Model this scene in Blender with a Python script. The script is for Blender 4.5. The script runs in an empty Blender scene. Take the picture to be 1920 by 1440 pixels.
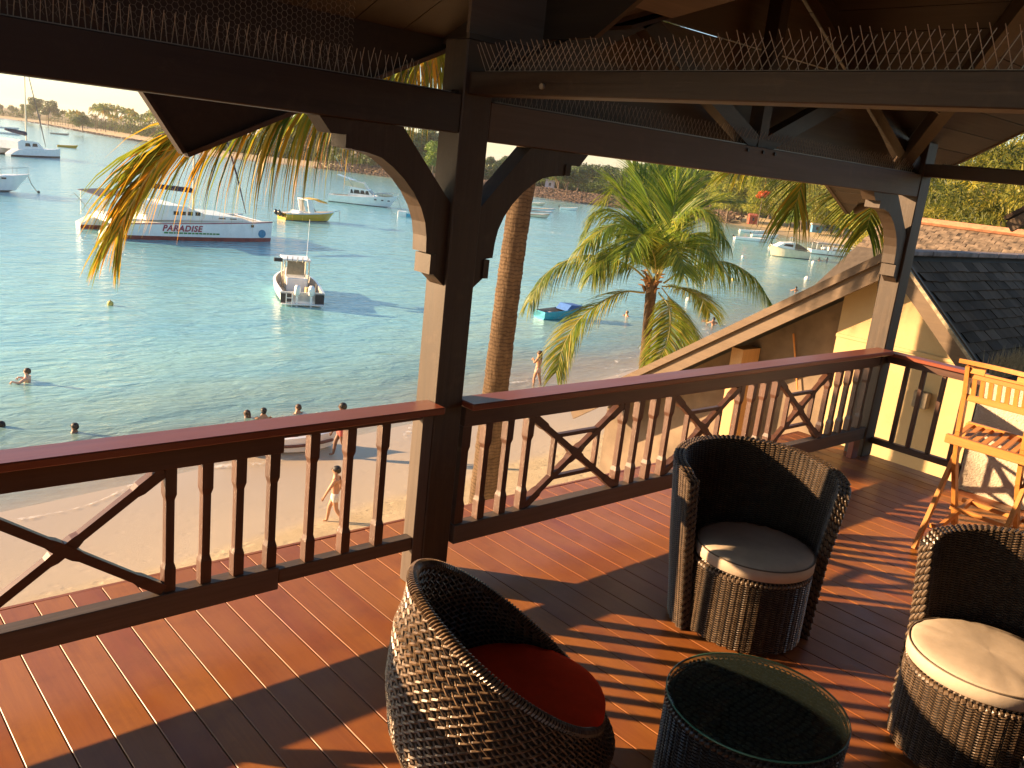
import bpy, math, random
from mathutils import Vector, Matrix, Quaternion
PI = math.pi
random.seed(7)
scene = bpy.context.scene
col = scene.collection

# ------------------------------------------------------------------ camera
cam_data = bpy.data.cameras.new("camera")
cam_data.sensor_width = 36.0
cam_data.lens = 36.0 * 1636.6 / 1920.0
cam_data.clip_start = 0.05
cam_data.clip_end = 6000.0
camera = bpy.data.objects.new("camera", cam_data)
col.objects.link(camera)
def aim(yaw, pitch, roll):
    fw = Vector((math.sin(yaw)*math.cos(pitch), math.cos(yaw)*math.cos(pitch), math.sin(pitch)))
    rt = Vector((math.cos(yaw), -math.sin(yaw), 0.0))
    up = rt.cross(fw)
    r2 = rt*math.cos(roll) + up*math.sin(roll)
    u2 = -rt*math.sin(roll) + up*math.cos(roll)
    return Matrix((r2, u2, -fw)).transposed()
camera.matrix_world = Matrix.Translation((0, 0, 2.1)) @ aim(math.radians(42.614), math.radians(-14.182), math.radians(6.359)).to_4x4()
scene.camera = camera

# ------------------------------------------------------------------ light
SUN_EL = math.radians(14.0)
SUN_AZ = math.radians(-44.0)          # from +Y (out to sea) towards +X (along the rail)
world = bpy.data.worlds.new("World")
scene.world = world
world.use_nodes = True
wn = world.node_tree
wn.nodes.clear()
sky = wn.nodes.new("ShaderNodeTexSky")
sky.sky_type = 'NISHITA'
sky.sun_disc = False
sky.sun_elevation = SUN_EL
sky.sun_rotation = SUN_AZ
sky.altitude = 0
sky.air_density = 1.0
sky.dust_density = 0.35
sky.ozone_density = 2.0
bg = wn.nodes.new("ShaderNodeBackground")
bg.inputs["Strength"].default_value = 0.072
wo = wn.nodes.new("ShaderNodeOutputWorld")
wn.links.new(sky.outputs[0], bg.inputs[0])
wn.links.new(bg.outputs[0], wo.inputs[0])

sun_data = bpy.data.lights.new("sun", 'SUN')
sun_data.energy = 5.0
sun_data.angle = math.radians(0.6)
sun_data.color = (1.0, 0.66, 0.36)
sun = bpy.data.objects.new("sun", sun_data)
sd = Vector((math.sin(SUN_AZ)*math.cos(SUN_EL), math.cos(SUN_AZ)*math.cos(SUN_EL), math.sin(SUN_EL)))
sun.rotation_euler = sd.to_track_quat('Z', 'Y').to_euler()
sun.location = (0, 0, 60)
col.objects.link(sun)

scene.view_settings.view_transform = 'Standard'
scene.view_settings.look = 'None'
scene.view_settings.exposure = 1.84
scene.view_settings.gamma = 1.0
scene.view_settings.use_curve_mapping = False
scene.render.engine = 'CYCLES'
scene.cycles.max_bounces = 8
scene.cycles.diffuse_bounces = 4
scene.cycles.transparent_max_bounces = 24
scene.cycles.caustics_reflective = False
scene.cycles.caustics_refractive = False
scene.cycles.sample_clamp_indirect = 6.0
scene.cycles.use_denoising = True

# ------------------------------------------------------------------ materials
class NT:
    def __init__(s, name):
        s.m = bpy.data.materials.new(name); s.m.use_nodes = True
        s.t = s.m.node_tree; s.t.nodes.clear()
        s.out = s.t.nodes.new("ShaderNodeOutputMaterial")
    def n(s, typ, **kw):
        nd = s.t.nodes.new("ShaderNode"+typ)
        for k, v in kw.items(): setattr(nd, k, v)
        return nd
    def l(s, a, b): s.t.links.new(a, b)
    def bsdf(s, base=None, rough=0.5, spec=0.5, **kw):
        b = s.n("BsdfPrincipled")
        if base is not None: b.inputs["Base Color"].default_value = (*base, 1)
        b.inputs["Roughness"].default_value = rough
        b.inputs["Specular IOR Level"].default_value = spec
        s.l(b.outputs[0], s.out.inputs[0]); s.b = b
        return b
    def coord(s, scale=(1,1,1), kind="Object", rand=False):
        c = s.n("TexCoord"); mp = s.n("Mapping"); mp.inputs["Scale"].default_value = scale
        s.l(c.outputs[kind], mp.inputs["Vector"])
        if rand:
            oi = s.n("ObjectInfo"); mul = s.n("Math", operation='MULTIPLY'); mul.inputs[1].default_value = 37.0
            s.l(oi.outputs["Random"], mul.inputs[0])
            cx = s.n("CombineXYZ")
            for i in range(3): s.l(mul.outputs[0], cx.inputs[i])
            s.l(cx.outputs[0], mp.inputs["Location"])
        return mp.outputs[0]
    def noise(s, vec, scale=5, detail=4, rough=0.55, dist=0.0):
        n = s.n("TexNoise"); n.inputs["Scale"].default_value = scale; n.inputs["Detail"].default_value = detail
        n.inputs["Roughness"].default_value = rough; n.inputs["Distortion"].default_value = dist
        if vec is not None: s.l(vec, n.inputs["Vector"])
        return n.outputs["Fac"]
    def ramp(s, fac, stops):
        r = s.n("ValToRGB"); e = r.color_ramp.elements
        while len(e) < len(stops): e.new(0.5)
        for el, (p, c) in zip(e, stops):
            el.position = p; el.color = (*c, 1) if len(c) == 3 else c
        s.l(fac, r.inputs[0]); return r.outputs[0]
    def mix(s, fac, a, b, typ='MIX'):
        m = s.n("MixRGB", blend_type=typ)
        for i, v in ((0, fac), (1, a), (2, b)):
            if hasattr(v, "links") or hasattr(v, "is_linked"): s.l(v, m.inputs[i])
            elif i == 0: m.inputs[0].default_value = v
            else: m.inputs[i].default_value = (*v, 1)
        return m.outputs[0]
    def bump(s, h, strength=0.3, dist=0.01):
        b = s.n("Bump"); b.inputs["Strength"].default_value = strength; b.inputs["Distance"].default_value = dist
        s.l(h, b.inputs["Height"]); s.l(b.outputs[0], s.b.inputs["Normal"]); return b

MATS = {}
def simple(name, base, rough=0.5, var=0.15, scale=8.0, bump=0.0, metallic=0.0, spec=0.5, kind="Object", bdist=0.01):
    if name in MATS: return MATS[name]
    t = NT(name); t.bsdf(base, rough, spec); t.b.inputs["Metallic"].default_value = metallic
    v = t.coord(kind=kind, rand=True); f = t.noise(v, scale, 5, 0.6)
    a = tuple(max(0, c*(1-var*1.6)) for c in base); b = tuple(min(1, c*(1+var*1.3)) for c in base)
    t.l(t.ramp(f, [(0.3, a), (0.7, b)]), t.b.inputs["Base Color"])
    if bump: t.bump(f, bump, bdist)
    MATS[name] = t.m; return t.m

def wood(name, a, b, rough=0.4, axis=1, grain=26.0, randamt=0.35, bump=0.15, c=None, spec=0.5, worn=0.0):
    """two-tone timber with the grain along one local axis"""
    if name in MATS: return MATS[name]
    t = NT(name); t.bsdf(a, rough, spec)
    sc = [1.0, 1.0, 1.0]; sc[axis] = 0.045
    v = t.coord(tuple(sc), rand=True)
    g = t.noise(v, grain, 6, 0.65, 0.4)
    v2 = t.coord((1, 1, 1) if axis is None else tuple(0.35 if i == axis else 1.0 for i in range(3)), rand=True)
    g2 = t.noise(v2, 3.2, 3, 0.5)
    cr = t.ramp(g, [(0.28, a), (0.72, b)])
    if c is not None:
        cr = t.mix(t.ramp(g2, [(0.42, (0, 0, 0)), (0.62, (1, 1, 1))]), cr, c)
    oi = t.n("ObjectInfo"); mr = t.n("MapRange")
    mr.inputs["To Min"].default_value = 1.0-randamt; mr.inputs["To Max"].default_value = 1.0+randamt
    t.l(oi.outputs["Random"], mr.inputs["Value"])
    cm = t.n("CombineXYZ")
    for i in range(3): t.l(mr.outputs[0], cm.inputs[i])
    cr = t.mix(1.0, cr, cm.outputs[0], 'MULTIPLY')
    if worn:
        w = t.noise(t.coord((1, 1, 1), rand=True), 9.0, 6, 0.7)
        cr = t.mix(t.ramp(w, [(0.55, (0, 0, 0)), (0.75, (worn, worn, worn))]), cr, (0.20, 0.135, 0.08))
    t.l(cr, t.b.inputs["Base Color"])
    rr = t.n("MapRange"); rr.inputs["To Min"].default_value = rough-0.08; rr.inputs["To Max"].default_value = rough+0.14
    t.l(g2, rr.inputs["Value"]); t.l(rr.outputs[0], t.b.inputs["Roughness"])
    t.bump(g, bump, 0.004)
    MATS[name] = t.m; return t.m

# deck boards: each plank takes its own red / orange / plum tone
def deck_material():
    t = NT("oiled_hardwood"); t.bsdf((0.3, 0.1, 0.04), 0.3, 0.5)
    oi = t.n("ObjectInfo")
    tone = t.ramp(oi.outputs["Random"], [(0.0, (0.29, 0.085, 0.022)), (0.3, (0.34, 0.118, 0.024)), (0.5, (0.25, 0.066, 0.024)), (0.75, (0.42, 0.165, 0.028)), (1.0, (0.22, 0.062, 0.028))])
    v = t.coord((1.0, 0.05, 1.0), rand=True)
    g = t.noise(v, 60, 7, 0.65, 0.6)
    g2 = t.noise(t.coord((1.0, 0.28, 1.0), rand=True), 5.0, 4, 0.55, 0.8)
    c = t.mix(t.ramp(g, [(0.3, (0, 0, 0)), (0.75, (0.55, 0.55, 0.55))]), tone, (0.17, 0.048, 0.018))
    c = t.mix(t.ramp(g2, [(0.35, (0, 0, 0)), (0.7, (0.6, 0.6, 0.6))]), c, (0.38, 0.145, 0.030))
    g3 = t.noise(t.coord((1, 1, 1), "Object", rand=True), 7.0, 5, 0.65)
    c = t.mix(t.ramp(g3, [(0.5, (0, 0, 0)), (0.78, (0.45, 0.45, 0.45))]), c, (0.15, 0.05, 0.025))
    t.l(c, t.b.inputs["Base Color"])
    mr = t.n("MapRange"); mr.inputs["To Min"].default_value = 0.24; mr.inputs["To Max"].default_value = 0.50
    t.l(g3, mr.inputs["Value"]); t.l(mr.outputs[0], t.b.inputs["Roughness"])
    t.bump(g, 0.10, 0.003)
    return t.m
M_DECK = deck_material()
M_POST = {ax: wood("dark_timber_%s" % "xyz"[ax], (0.026, 0.015, 0.008), (0.058, 0.034, 0.018), 0.55, ax, 34, 0.12, 0.35, c=(0.042, 0.026, 0.015), worn=0.16) for ax in (0, 1, 2)}
M_BEAM = {ax: wood("stained_beam_%s" % "xyz"[ax], (0.022, 0.013, 0.008), (0.048, 0.029, 0.017), 0.55, ax, 30, 0.15, 0.3, c=(0.034, 0.023, 0.015), worn=0.14) for ax in (0, 1, 2)}
M_RAIL = {ax: wood("red_stained_rail_%s" % "xyz"[ax], (0.17, 0.042, 0.022), (0.23, 0.062, 0.030), 0.30, ax, 30, 0.12, 0.10) for ax in (0, 1, 2)}
M_BAL = {ax: wood("brown_stained_rail_%s" % "xyz"[ax], (0.055, 0.024, 0.015), (0.100, 0.044, 0.026), 0.38, ax, 34, 0.18, 0.16) for ax in (0, 1, 2)}
M_GREY = {ax: wood("weathered_rail_%s" % "xyz"[ax], (0.062, 0.044, 0.032), (0.115, 0.083, 0.062), 0.55, ax, 30, 0.12, 0.25) for ax in (0, 1, 2)}
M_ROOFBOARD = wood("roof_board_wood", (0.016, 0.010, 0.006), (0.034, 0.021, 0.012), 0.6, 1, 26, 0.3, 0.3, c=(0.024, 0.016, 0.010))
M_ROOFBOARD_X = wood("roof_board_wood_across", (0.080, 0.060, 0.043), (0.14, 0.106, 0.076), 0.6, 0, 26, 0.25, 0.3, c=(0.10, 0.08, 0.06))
M_TEAK = {ax: wood("oiled_teak_%s" % "xyz"[ax], (0.42, 0.165, 0.036), (0.56, 0.25, 0.062), 0.36, ax, 40, 0.14, 0.12) for ax in (0, 1, 2)}

# ------------------------------------------------------------------ mesh helper
class MB:
    def __init__(s): s.v = []; s.f = []; s.mi = []
    def add(s, verts, faces, mi=0):
        o = len(s.v); s.v.extend(tuple(p) for p in verts)
        for f in faces: s.f.append([i+o for i in f]); s.mi.append(mi)
    def box(s, x0, x1, y0, y1, z0, z1, mi=0, ch=0.0):
        if ch <= 0:
            s.add([(x, y, z) for z in (z0, z1) for y in (y0, y1) for x in (x0, x1)],
                  [(0, 2, 3, 1), (4, 5, 7, 6), (0, 1, 5, 4), (2, 6, 7, 3), (0, 4, 6, 2), (1, 3, 7, 5)], mi)
        else:
            c = ch
            V = []
            for z, i in ((z0, c), (z0+c, 0), (z1-c, 0), (z1, c)):
                a = i
                ring = [(x0+c, y0+a), (x1-c, y0+a), (x1-a, y0+c), (x1-a, y1-c), (x1-c, y1-a), (x0+c, y1-a), (x0+a, y1-c), (x0+a, y0+c)]
                V += [(x, y, z) for x, y in ring]
            F = [tuple(range(7, -1, -1)), tuple(range(24, 32))]
            for k in range(3):
                for j in range(8):
                    F.append((k*8+j, k*8+(j+1) % 8, (k+1)*8+(j+1) % 8, (k+1)*8+j))
            s.add(V, F, mi)
    def bar(s, a, b, w, h, up=(0, 0, 1), mi=0, taper=1.0):
        """rectangular bar from a to b, w wide (across), h high (along up)"""
        a = Vector(a); b = Vector(b); d = (b-a).normalized()
        u = Vector(up)
        sd_ = d.cross(u)
        if sd_.length < 1e-5: sd_ = d.cross(Vector((1, 0, 0)))
        sd_.normalize(); u = sd_.cross(d).normalized()
        V = []
        for p, k in ((a, 1.0), (b, taper)):
            for q in ((-1, -1), (1, -1), (1, 1), (-1, 1)):
                V.append(p + sd_*(q[0]*w*0.5*k) + u*(q[1]*h*0.5*k))
        s.add(V, [(3, 2, 1, 0), (4, 5, 6, 7), (0, 1, 5, 4), (1, 2, 6, 5), (2, 3, 7, 6), (3, 0, 4, 7)], mi)
    def tube(s, pts, rad, n=8, mi=0, cap=True):
        pts = [Vector(p) for p in pts]
        if not hasattr(rad, "__len__"): rad = [rad]*len(pts)
        rings = []
        prev = None
        for i, p in enumerate(pts):
            d = (pts[min(i+1, len(pts)-1)] - pts[max(i-1, 0)]).normalized()
            if prev is None:
                ref = Vector((0, 0, 1)) if abs(d.z) < 0.9 else Vector((1, 0, 0))
                u = d.cross(ref).normalized()
            else:
                u = (prev - d*prev.dot(d)).normalized()
            prev = u; w = d.cross(u)
            rings.append([p + (u*math.cos(2*PI*k/n) + w*math.sin(2*PI*k/n))*rad[i] for k in range(n)])
        V = [q for r in rings for q in r]; F = []
        for i in range(len(pts)-1):
            for k in range(n):
                F.append((i*n+k, i*n+(k+1) % n, (i+1)*n+(k+1) % n, (i+1)*n+k))
        if cap:
            F.append(tuple(range(n-1, -1, -1))); F.append(tuple(range((len(pts)-1)*n, len(pts)*n)))
        s.add(V, F, mi)
    def lathe(s, prof, n=24, c=(0, 0, 0), mi=0, a0=0.0, a1=2*PI):
        full = abs(a1-a0-2*PI) < 1e-6
        m = n if full else n+1
        V = [(c[0]+r*math.cos(a0+(a1-a0)*k/n), c[1]+r*math.sin(a0+(a1-a0)*k/n), c[2]+z) for r, z in prof for k in range(m)]
        F = []
        for i in range(len(prof)-1):
            for k in range(n):
                k2 = (k+1) % m
                F.append((i*m+k, i*m+k2, (i+1)*m+k2, (i+1)*m+k))
        s.add(V, F, mi)
    def prism(s, poly, d0, d1, plane="xz", mi=0):
        """extruded polygon: plane xz -> depth along y; xy -> depth along z; yz -> depth along x"""
        n = len(poly)
        def P(a, b, d): return {"xz": (a, d, b), "xy": (a, b, d), "yz": (d, a, b)}[plane]
        V = [P(a, b, d0) for a, b in poly] + [P(a, b, d1) for a, b in poly]
        F = [tuple(range(n)), tuple(range(2*n-1, n-1, -1))] + [(i, i+n, (i+1) % n+n, (i+1) % n) for i in range(n)]
        s.add(V, F, mi)
    def ball(s, c, r, n=10, m=6, sc=(1, 1, 1), mi=0):
        V = [(c[0], c[1], c[2]-r*sc[2])]; F = []
        for i in range(1, m):
            a = -PI/2 + PI*i/m
            for k in range(n):
                V.append((c[0]+r*sc[0]*math.cos(a)*math.cos(2*PI*k/n), c[1]+r*sc[1]*math.cos(a)*math.sin(2*PI*k/n), c[2]+r*sc[2]*math.sin(a)))
        V.append((c[0], c[1], c[2]+r*sc[2]))
        for k in range(n): F.append((0, 1+(k+1) % n, 1+k))
        for i in range(m-2):
            for k in range(n):
                F.append((1+i*n+k, 1+i*n+(k+1) % n, 1+(i+1)*n+(k+1) % n, 1+(i+1)*n+k))
        L = len(V)-1
        for k in range(n): F.append((L, 1+(m-2)*n+k, 1+(m-2)*n+(k+1) % n))
        s.add(V, F, mi)
    def mesh(s, name, mats, smooth=False):
        me = bpy.data.meshes.new(name)
        me.from_pydata(s.v, [], s.f)
        if not isinstance(mats, (list, tuple)): mats = [mats]
        for m in mats: me.materials.append(m)
        if len(mats) > 1: me.polygons.foreach_set("material_index", s.mi)
        if smooth: me.polygons.foreach_set("use_smooth", [True]*len(me.polygons))
        me.update()
        return me
    def build(s, name, mats, parent=None, smooth=False, fixn=True):
        me = s.mesh(name, mats, smooth)
        return link(name, me, parent)

def link(name, me, parent=None, loc=None):
    o = bpy.data.objects.new(name, me); col.objects.link(o)
    if parent is not None: o.parent = parent
    if loc is not None: o.location = loc
    return o
def tag(o, label=None, cat=None, group=None, kind=None):
    if label: o["label"] = label
    if cat: o["category"] = cat
    if group: o["group"] = group
    if kind: o["kind"] = kind
    return o
def thing(name, label, cat, loc=(0, 0, 0), rz=0.0, group=None):
    o = link(name, None); o.location = loc; o.rotation_euler = (0, 0, rz)
    return tag(o, label, cat, group)
def copy_tree(o, parent=None):
    c = o.copy(); col.objects.link(c)
    if parent is not None: c.parent = parent
    for ch in list(o.children): copy_tree(ch, c)
    return c
def dup(o, loc, rz=None, label=None, sc=None, group=None):
    c = copy_tree(o); c.location = loc
    if rz is not None: c.rotation_euler = (0, 0, rz)
    if sc is not None: c.scale = (sc, sc, sc) if not hasattr(sc, "__len__") else sc
    if label: c["label"] = label
    if group: c["group"] = group
    return c
def lerp(a, b, t): return a+(b-a)*t
def bez(pts, n):
    """smooth curve through points (Catmull-Rom), n samples"""
    P = [Vector(p) for p in pts]
    P = [P[0]*2-P[1]] + P + [P[-1]*2-P[-2]]
    out = []
    segs = len(P)-3
    for i in range(n):
        t = i/(n-1)*segs; k = min(int(t), segs-1); u = t-k
        a, b, c, d = P[k:k+4]
        out.append(0.5*((2*b) + (c-a)*u + (2*a-5*b+4*c-d)*u*u + (3*b-a-3*c+d)*u**3))
    return out
# ------------------------------------------------------------------ ground, sea, beach
Z_SEA = -7.2
SHORE = [(-400, -10), (-160, 12), (-60, 19), (-10, 21.2), (4.2, 21.9), (9.8, 22.8), (15.7, 23.7), (21, 24.6), (26.3, 25.4), (33.8, 27.4), (38.6, 28.6), (52, 33), (75, 40), (102, 50), (125, 61), (139, 69), (160, 85), (168, 97), (178, 110), (188, 122), (193, 135), (197, 150), (193, 166), (186, 179), (185, 192), (180, 206), (173, 226), (170, 248), (165, 264), (150, 280), (128, 300), (118, 335), (136, 378), (149, 417), (146, 480), (151, 541), (166, 713), (60, 900), (-300, 1100), (-1200, 1300)]
def shore_pts(n=6):
    out = []
    for i in range(len(SHORE)-1):
        p0 = SHORE[max(i-1, 0)]; p1 = SHORE[i]; p2 = SHORE[i+1]; p3 = SHORE[min(i+2, len(SHORE)-1)]
        for k in range(n):
            t = k/n
            out.append(tuple(lerp(p1[j], p2[j], t) for j in (0, 1)))
    out.append(SHORE[-1]); return out
SP = shore_pts(5)
def shore_normals():
    N = []
    for i in range(len(SP)):
        a = SP[max(i-2, 0)]; b = SP[min(i+2, len(SP)-1)]
        d = Vector((b[0]-a[0], b[1]-a[1])).normalized()
        N.append(Vector((d.y, -d.x)))        # towards land (right-hand side walking along the shore)
    return N
SN = shore_normals()
def shore_dist(x, y):
    best = 1e9; sg = 1
    for i in range(0, len(SP)-1):
        a = SP[i]; b = SP[i+1]
        dx, dy = b[0]-a[0], b[1]-a[1]; L = dx*dx+dy*dy
        t = max(0, min(1, ((x-a[0])*dx+(y-a[1])*dy)/L))
        px, py = a[0]+dx*t, a[1]+dy*t
        d = math.hypot(x-px, y-py)
        if d < best:
            best = d; sg = 1 if (dx*(y-a[1])-dy*(x-a[0])) > 0 else -1
    return best*sg                            # positive over water

def sand_material():
    t = NT("beach_sand"); t.bsdf((0.5, 0.4, 0.28), 0.9, 0.2)
    v = t.coord()
    g = t.noise(v, 90, 4, 0.7); g2 = t.noise(v, 0.9, 6, 0.6); g3 = t.noise(v, 5.0, 5, 0.65)
    c = t.ramp(g2, [(0.3, (0.47, 0.365, 0.215)), (0.7, (0.60, 0.475, 0.29))])
    c = t.mix(t.ramp(g, [(0.3, (0, 0, 0)), (0.7, (0.25, 0.25, 0.25))]), c, (0.40, 0.31, 0.205))
    at = t.n("Attribute"); at.attribute_name = "wet"
    wob = t.n("Math", operation='ADD'); t.l(at.outputs["Fac"], wob.inputs[0])
    ms = t.n("MapRange"); ms.inputs["To Min"].default_value = -0.06; ms.inputs["To Max"].default_value = 0.06
    t.l(t.noise(v, 0.35, 3), ms.inputs["Value"]); t.l(ms.outputs[0], wob.inputs[1])
    w = t.ramp(wob.outputs[0], [(0.44, (0, 0, 0)), (0.50, (0.75, 0.75, 0.75)), (0.9, (1, 1, 1))])
    c = t.mix(w, c, (0.41, 0.325, 0.23))
    t.l(c, t.b.inputs["Base Color"])
    r = t.n("MapRange"); r.inputs["To Min"].default_value = 0.92; r.inputs["To Max"].default_value = 0.33
    t.l(w, r.inputs["Value"]); t.l(r.outputs[0], t.b.inputs["Roughness"])
    bm = t.n("Math", operation='MULTIPLY_ADD'); t.l(g3, bm.inputs[0]); bm.inputs[1].default_value = 1.0; t.l(g, bm.inputs[2])
    vo = t.n("TexVoronoi"); vo.inputs["Scale"].default_value = 2.6; t.l(v, vo.inputs["Vector"])
    ft = t.ramp(vo.outputs["Distance"], [(0.10, (0, 0, 0)), (0.30, (1, 1, 1))])
    ad = t.n("Math", operation='MULTIPLY_ADD'); t.l(ft, ad.inputs[0]); ad.inputs[1].default_value = 0.9; t.l(bm.outputs[0], ad.inputs[2])
    b = t.bump(ad.outputs[0], 0.35, 0.05)
    inv = t.n("MapRange"); inv.inputs["To Min"].default_value = 0.85; inv.inputs["To Max"].default_value = 0.04
    t.l(w, inv.inputs["Value"]); t.l(inv.outputs[0], b.inputs["Strength"])
    return t.m
def land_material():
    t = NT("shore_land"); t.bsdf((0.2, 0.15, 0.08), 0.95, 0.1)
    v = t.coord(); g = t.noise(v, 0.12, 6, 0.6); g2 = t.noise(v, 2.5, 4)
    c = t.ramp(g, [(0.35, (0.30, 0.20, 0.11)), (0.5, (0.22, 0.17, 0.07)), (0.62, (0.10, 0.13, 0.035))])
    c = t.mix(t.ramp(g2, [(0.3, (0, 0, 0)), (0.7, (0.4, 0.4, 0.4))]), c, (0.16, 0.12, 0.06))
    t.l(c, t.b.inputs["Base Color"]); t.bump(g2, 0.5, 0.1)
    return t.m
M_SAND = sand_material(); M_LAND = land_material()

def strip_ground():
    # cross-section offsets from the waterline: + towards land
    offs = [-40, -14, -6, -2.5, 0, 1.5, 3.0, 4.5, 5.5, 6.5, 9, 14, 22]
    zz = [-4.0, -1.3, -0.55, -0.2, 0.0, 0.07, 0.15, 0.26, 0.36, 0.46, 0.72, 1.15, 1.7]
    me = bpy.data.meshes.new("beach"); V = []; F = []; wet = []
    m = len(offs)
    for i, p in enumerate(SP):
        far = max(0.0, min(1.0, (p[0]-90)/30.0))
        for o, z in zip(offs, zz):
            q = (p[0]+SN[i].x*o, p[1]+SN[i].y*o)
            V.append((q[0], q[1], Z_SEA + z + (0.03*math.sin(q[0]*0.9)*(z > 0.1))))
            wet.append(max(0.0, min(1.0, 1.0-(o+0.5)/11.0)))
    for i in range(len(SP)-1):
        for k in range(m-1):
            F.append((i*m+k, (i+1)*m+k, (i+1)*m+k+1, i*m+k+1))
    me.from_pydata(V, [], F)
    at = me.attributes.new("wet", 'FLOAT', 'POINT'); at.data.foreach_set("value", wet)
    me.materials.append(M_SAND); me.polygons.foreach_set("use_smooth", [True]*len(F)); me.update()
    return tag(link("beach", me), kind="structure")
strip_ground()

# inland ground: one sheet reaching the horizon, rising out of the beach
def land_sheet():
    offs = [-40, -14, -6, -2.5, 0, 1.5, 3.0, 4.5, 5.5, 6.5, 9, 14, 22, 60, 400]
    zz = [-4.0, -1.3, -0.55, -0.2, 0.0, 0.07, 0.15, 0.26, 0.36, 0.46, 0.72, 1.15, 1.7, 2.1, 2.6]
    def prof(o):
        o = max(-40, min(400, o))
        for a in range(len(offs)-1):
            if o <= offs[a+1]:
                return lerp(zz[a], zz[a+1], (o-offs[a])/(offs[a+1]-offs[a]))
        return zz[-1]
    xs = [-3000, -1200, -500, -200, -100, -50, -20, 0, 15, 30, 45, 60, 75, 90] + [100+5*i for i in range(25)] + [235, 260, 300, 360, 450, 600, 900, 1600, 3000]
    ys = [-3000, -1000, -300, -100, -40, -10, 5, 12, 18, 24, 32, 40] + [46+6*i for i in range(45)] + [326+14*i for i in range(32)] + [790, 850, 920, 1000, 1100, 1300, 1700, 2600, 4000]
    V = []; F = []
    for y in ys:
        for x in xs:
            V.append((x, y, Z_SEA + prof(-shore_dist(x, y)) - 0.14))
    n = len(xs)
    for j in range(len(ys)-1):
        for i in range(n-1): F.append((j*n+i, j*n+i+1, (j+1)*n+i+1, (j+1)*n+i))
    me = bpy.data.meshes.new("land"); me.from_pydata(V, [], F); me.materials.append(M_LAND)
    me.polygons.foreach_set("use_smooth", [True]*len(F)); me.update()
    return tag(link("land", me), kind="structure")
land_sheet()

def water_material():
    t = NT("lagoon_water"); b = t.bsdf((0.08, 0.3, 0.32), 0.12, 0.5)
    b.inputs["IOR"].default_value = 1.42
    v = t.coord()
    at = t.n("Attribute"); at.attribute_name = "depth"
    big = t.noise(v, 0.035, 4, 0.55); med = t.noise(t.coord((0.4, 1, 1)), 0.16, 3, 0.5)
    wob = t.n("Math", operation='MULTIPLY_ADD'); t.l(big, wob.inputs[0]); wob.inputs[1].default_value = 0.30
    t.l(at.outputs["Fac"], wob.inputs[2])
    sub = t.n("Math", operation='SUBTRACT'); t.l(wob.outputs[0], sub.inputs[0]); sub.inputs[1].default_value = 0.15
    c = t.ramp(sub.outputs[0], [(0.0, (0.34, 0.31, 0.22)), (0.05, (0.30, 0.44, 0.35)), (0.16, (0.27, 0.52, 0.47)), (0.45, (0.21, 0.49, 0.50)), (0.9, (0.175, 0.44, 0.50))])
    c = t.mix(t.ramp(med, [(0.42, (0, 0, 0)), (0.62, (0.6, 0.6, 0.6))]), c, (0.15, 0.42, 0.49))
    t.l(c, b.inputs["Base Color"])
    # wind ripples: three scales of short-crested waves
    w1 = t.noise(t.coord((0.55, 1.0, 1)), 0.9, 3, 0.5, 0.6)
    mp = t.n("Mapping"); mp.inputs["Rotation"].default_value = (0, 0, 0.6); mp.inputs["Scale"].default_value = (0.5, 1.2, 1)
    tc = t.n("TexCoord"); t.l(tc.outputs["Object"], mp.inputs["Vector"])
    w2 = t.noise(mp.outputs[0], 2.6, 4, 0.55, 0.8)
    w3 = t.noise(mp.outputs[0], 0.25, 2, 0.5)
    a1 = t.n("Math", operation='MULTIPLY_ADD'); t.l(w1, a1.inputs[0]); a1.inputs[1].default_value = 1.0; t.l(w2, a1.inputs[2])
    m2 = t.n("Math", operation='MULTIPLY'); t.l(w2, m2.inputs[0]); m2.inputs[1].default_value = 0.42; t.l(m2.outputs[0], a1.inputs[2])
    a2 = t.n("Math", operation='MULTIPLY_ADD'); t.l(w3, a2.inputs[0]); a2.inputs[1].default_value = 1.1; t.l(a1.outputs[0], a2.inputs[2])
    bp = t.bump(a2.outputs[0], 0.55, 0.20)
    # thin water at the edge lets the sand through
    tr = t.n("BsdfTransparent"); mx = t.n("MixShader")
    f = t.ramp(at.outputs["Fac"], [(0.0, (0.25, 0.25, 0.25)), (0.03, (0.55, 0.55, 0.55)), (0.12, (0.93, 0.93, 0.93)), (0.2, (1, 1, 1))])
    t.l(f, mx.inputs[0]); t.l(tr.outputs[0], mx.inputs[1]); t.l(b.outputs[0], mx.inputs[2]); t.l(mx.outputs[0], t.out.inputs[0])
    return t.m
def sea():
    xs = [-1500, -600, -250, -120, -60, -40, -28, -20] + [-16+2.0*i for i in range(34)] + [55, 60, 66, 72, 80, 88, 96, 104, 112, 120, 128, 136, 144, 152, 160, 168, 176, 190, 230]
    ys = [-60, -20, 0, 10, 14] + [17+0.6*i for i in range(40)] + [42+1.5*i for i in range(16)] + [68, 74, 82, 92, 104, 120, 140, 165, 190, 220, 260, 310, 370, 450, 550, 700, 1000, 1800, 3500]
    V = []; F = []; D = []
    for y in ys:
        for x in xs:
            V.append((x, y, Z_SEA)); d = shore_dist(x, y)
            D.append(max(0.0, min(1.0, d/70.0)))
    n = len(xs)
    for j in range(len(ys)-1):
        for i in range(n-1): F.append((j*n+i, j*n+i+1, (j+1)*n+i+1, (j+1)*n+i))
    me = bpy.data.meshes.new("sea"); me.from_pydata(V, [], F)
    at = me.attributes.new("depth", 'FLOAT', 'POINT'); at.data.foreach_set("value", D)
    me.materials.append(water_material()); me.polygons.foreach_set("use_smooth", [True]*len(F)); me.update()
    return tag(link("sea", me), kind="structure")
sea()
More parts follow.
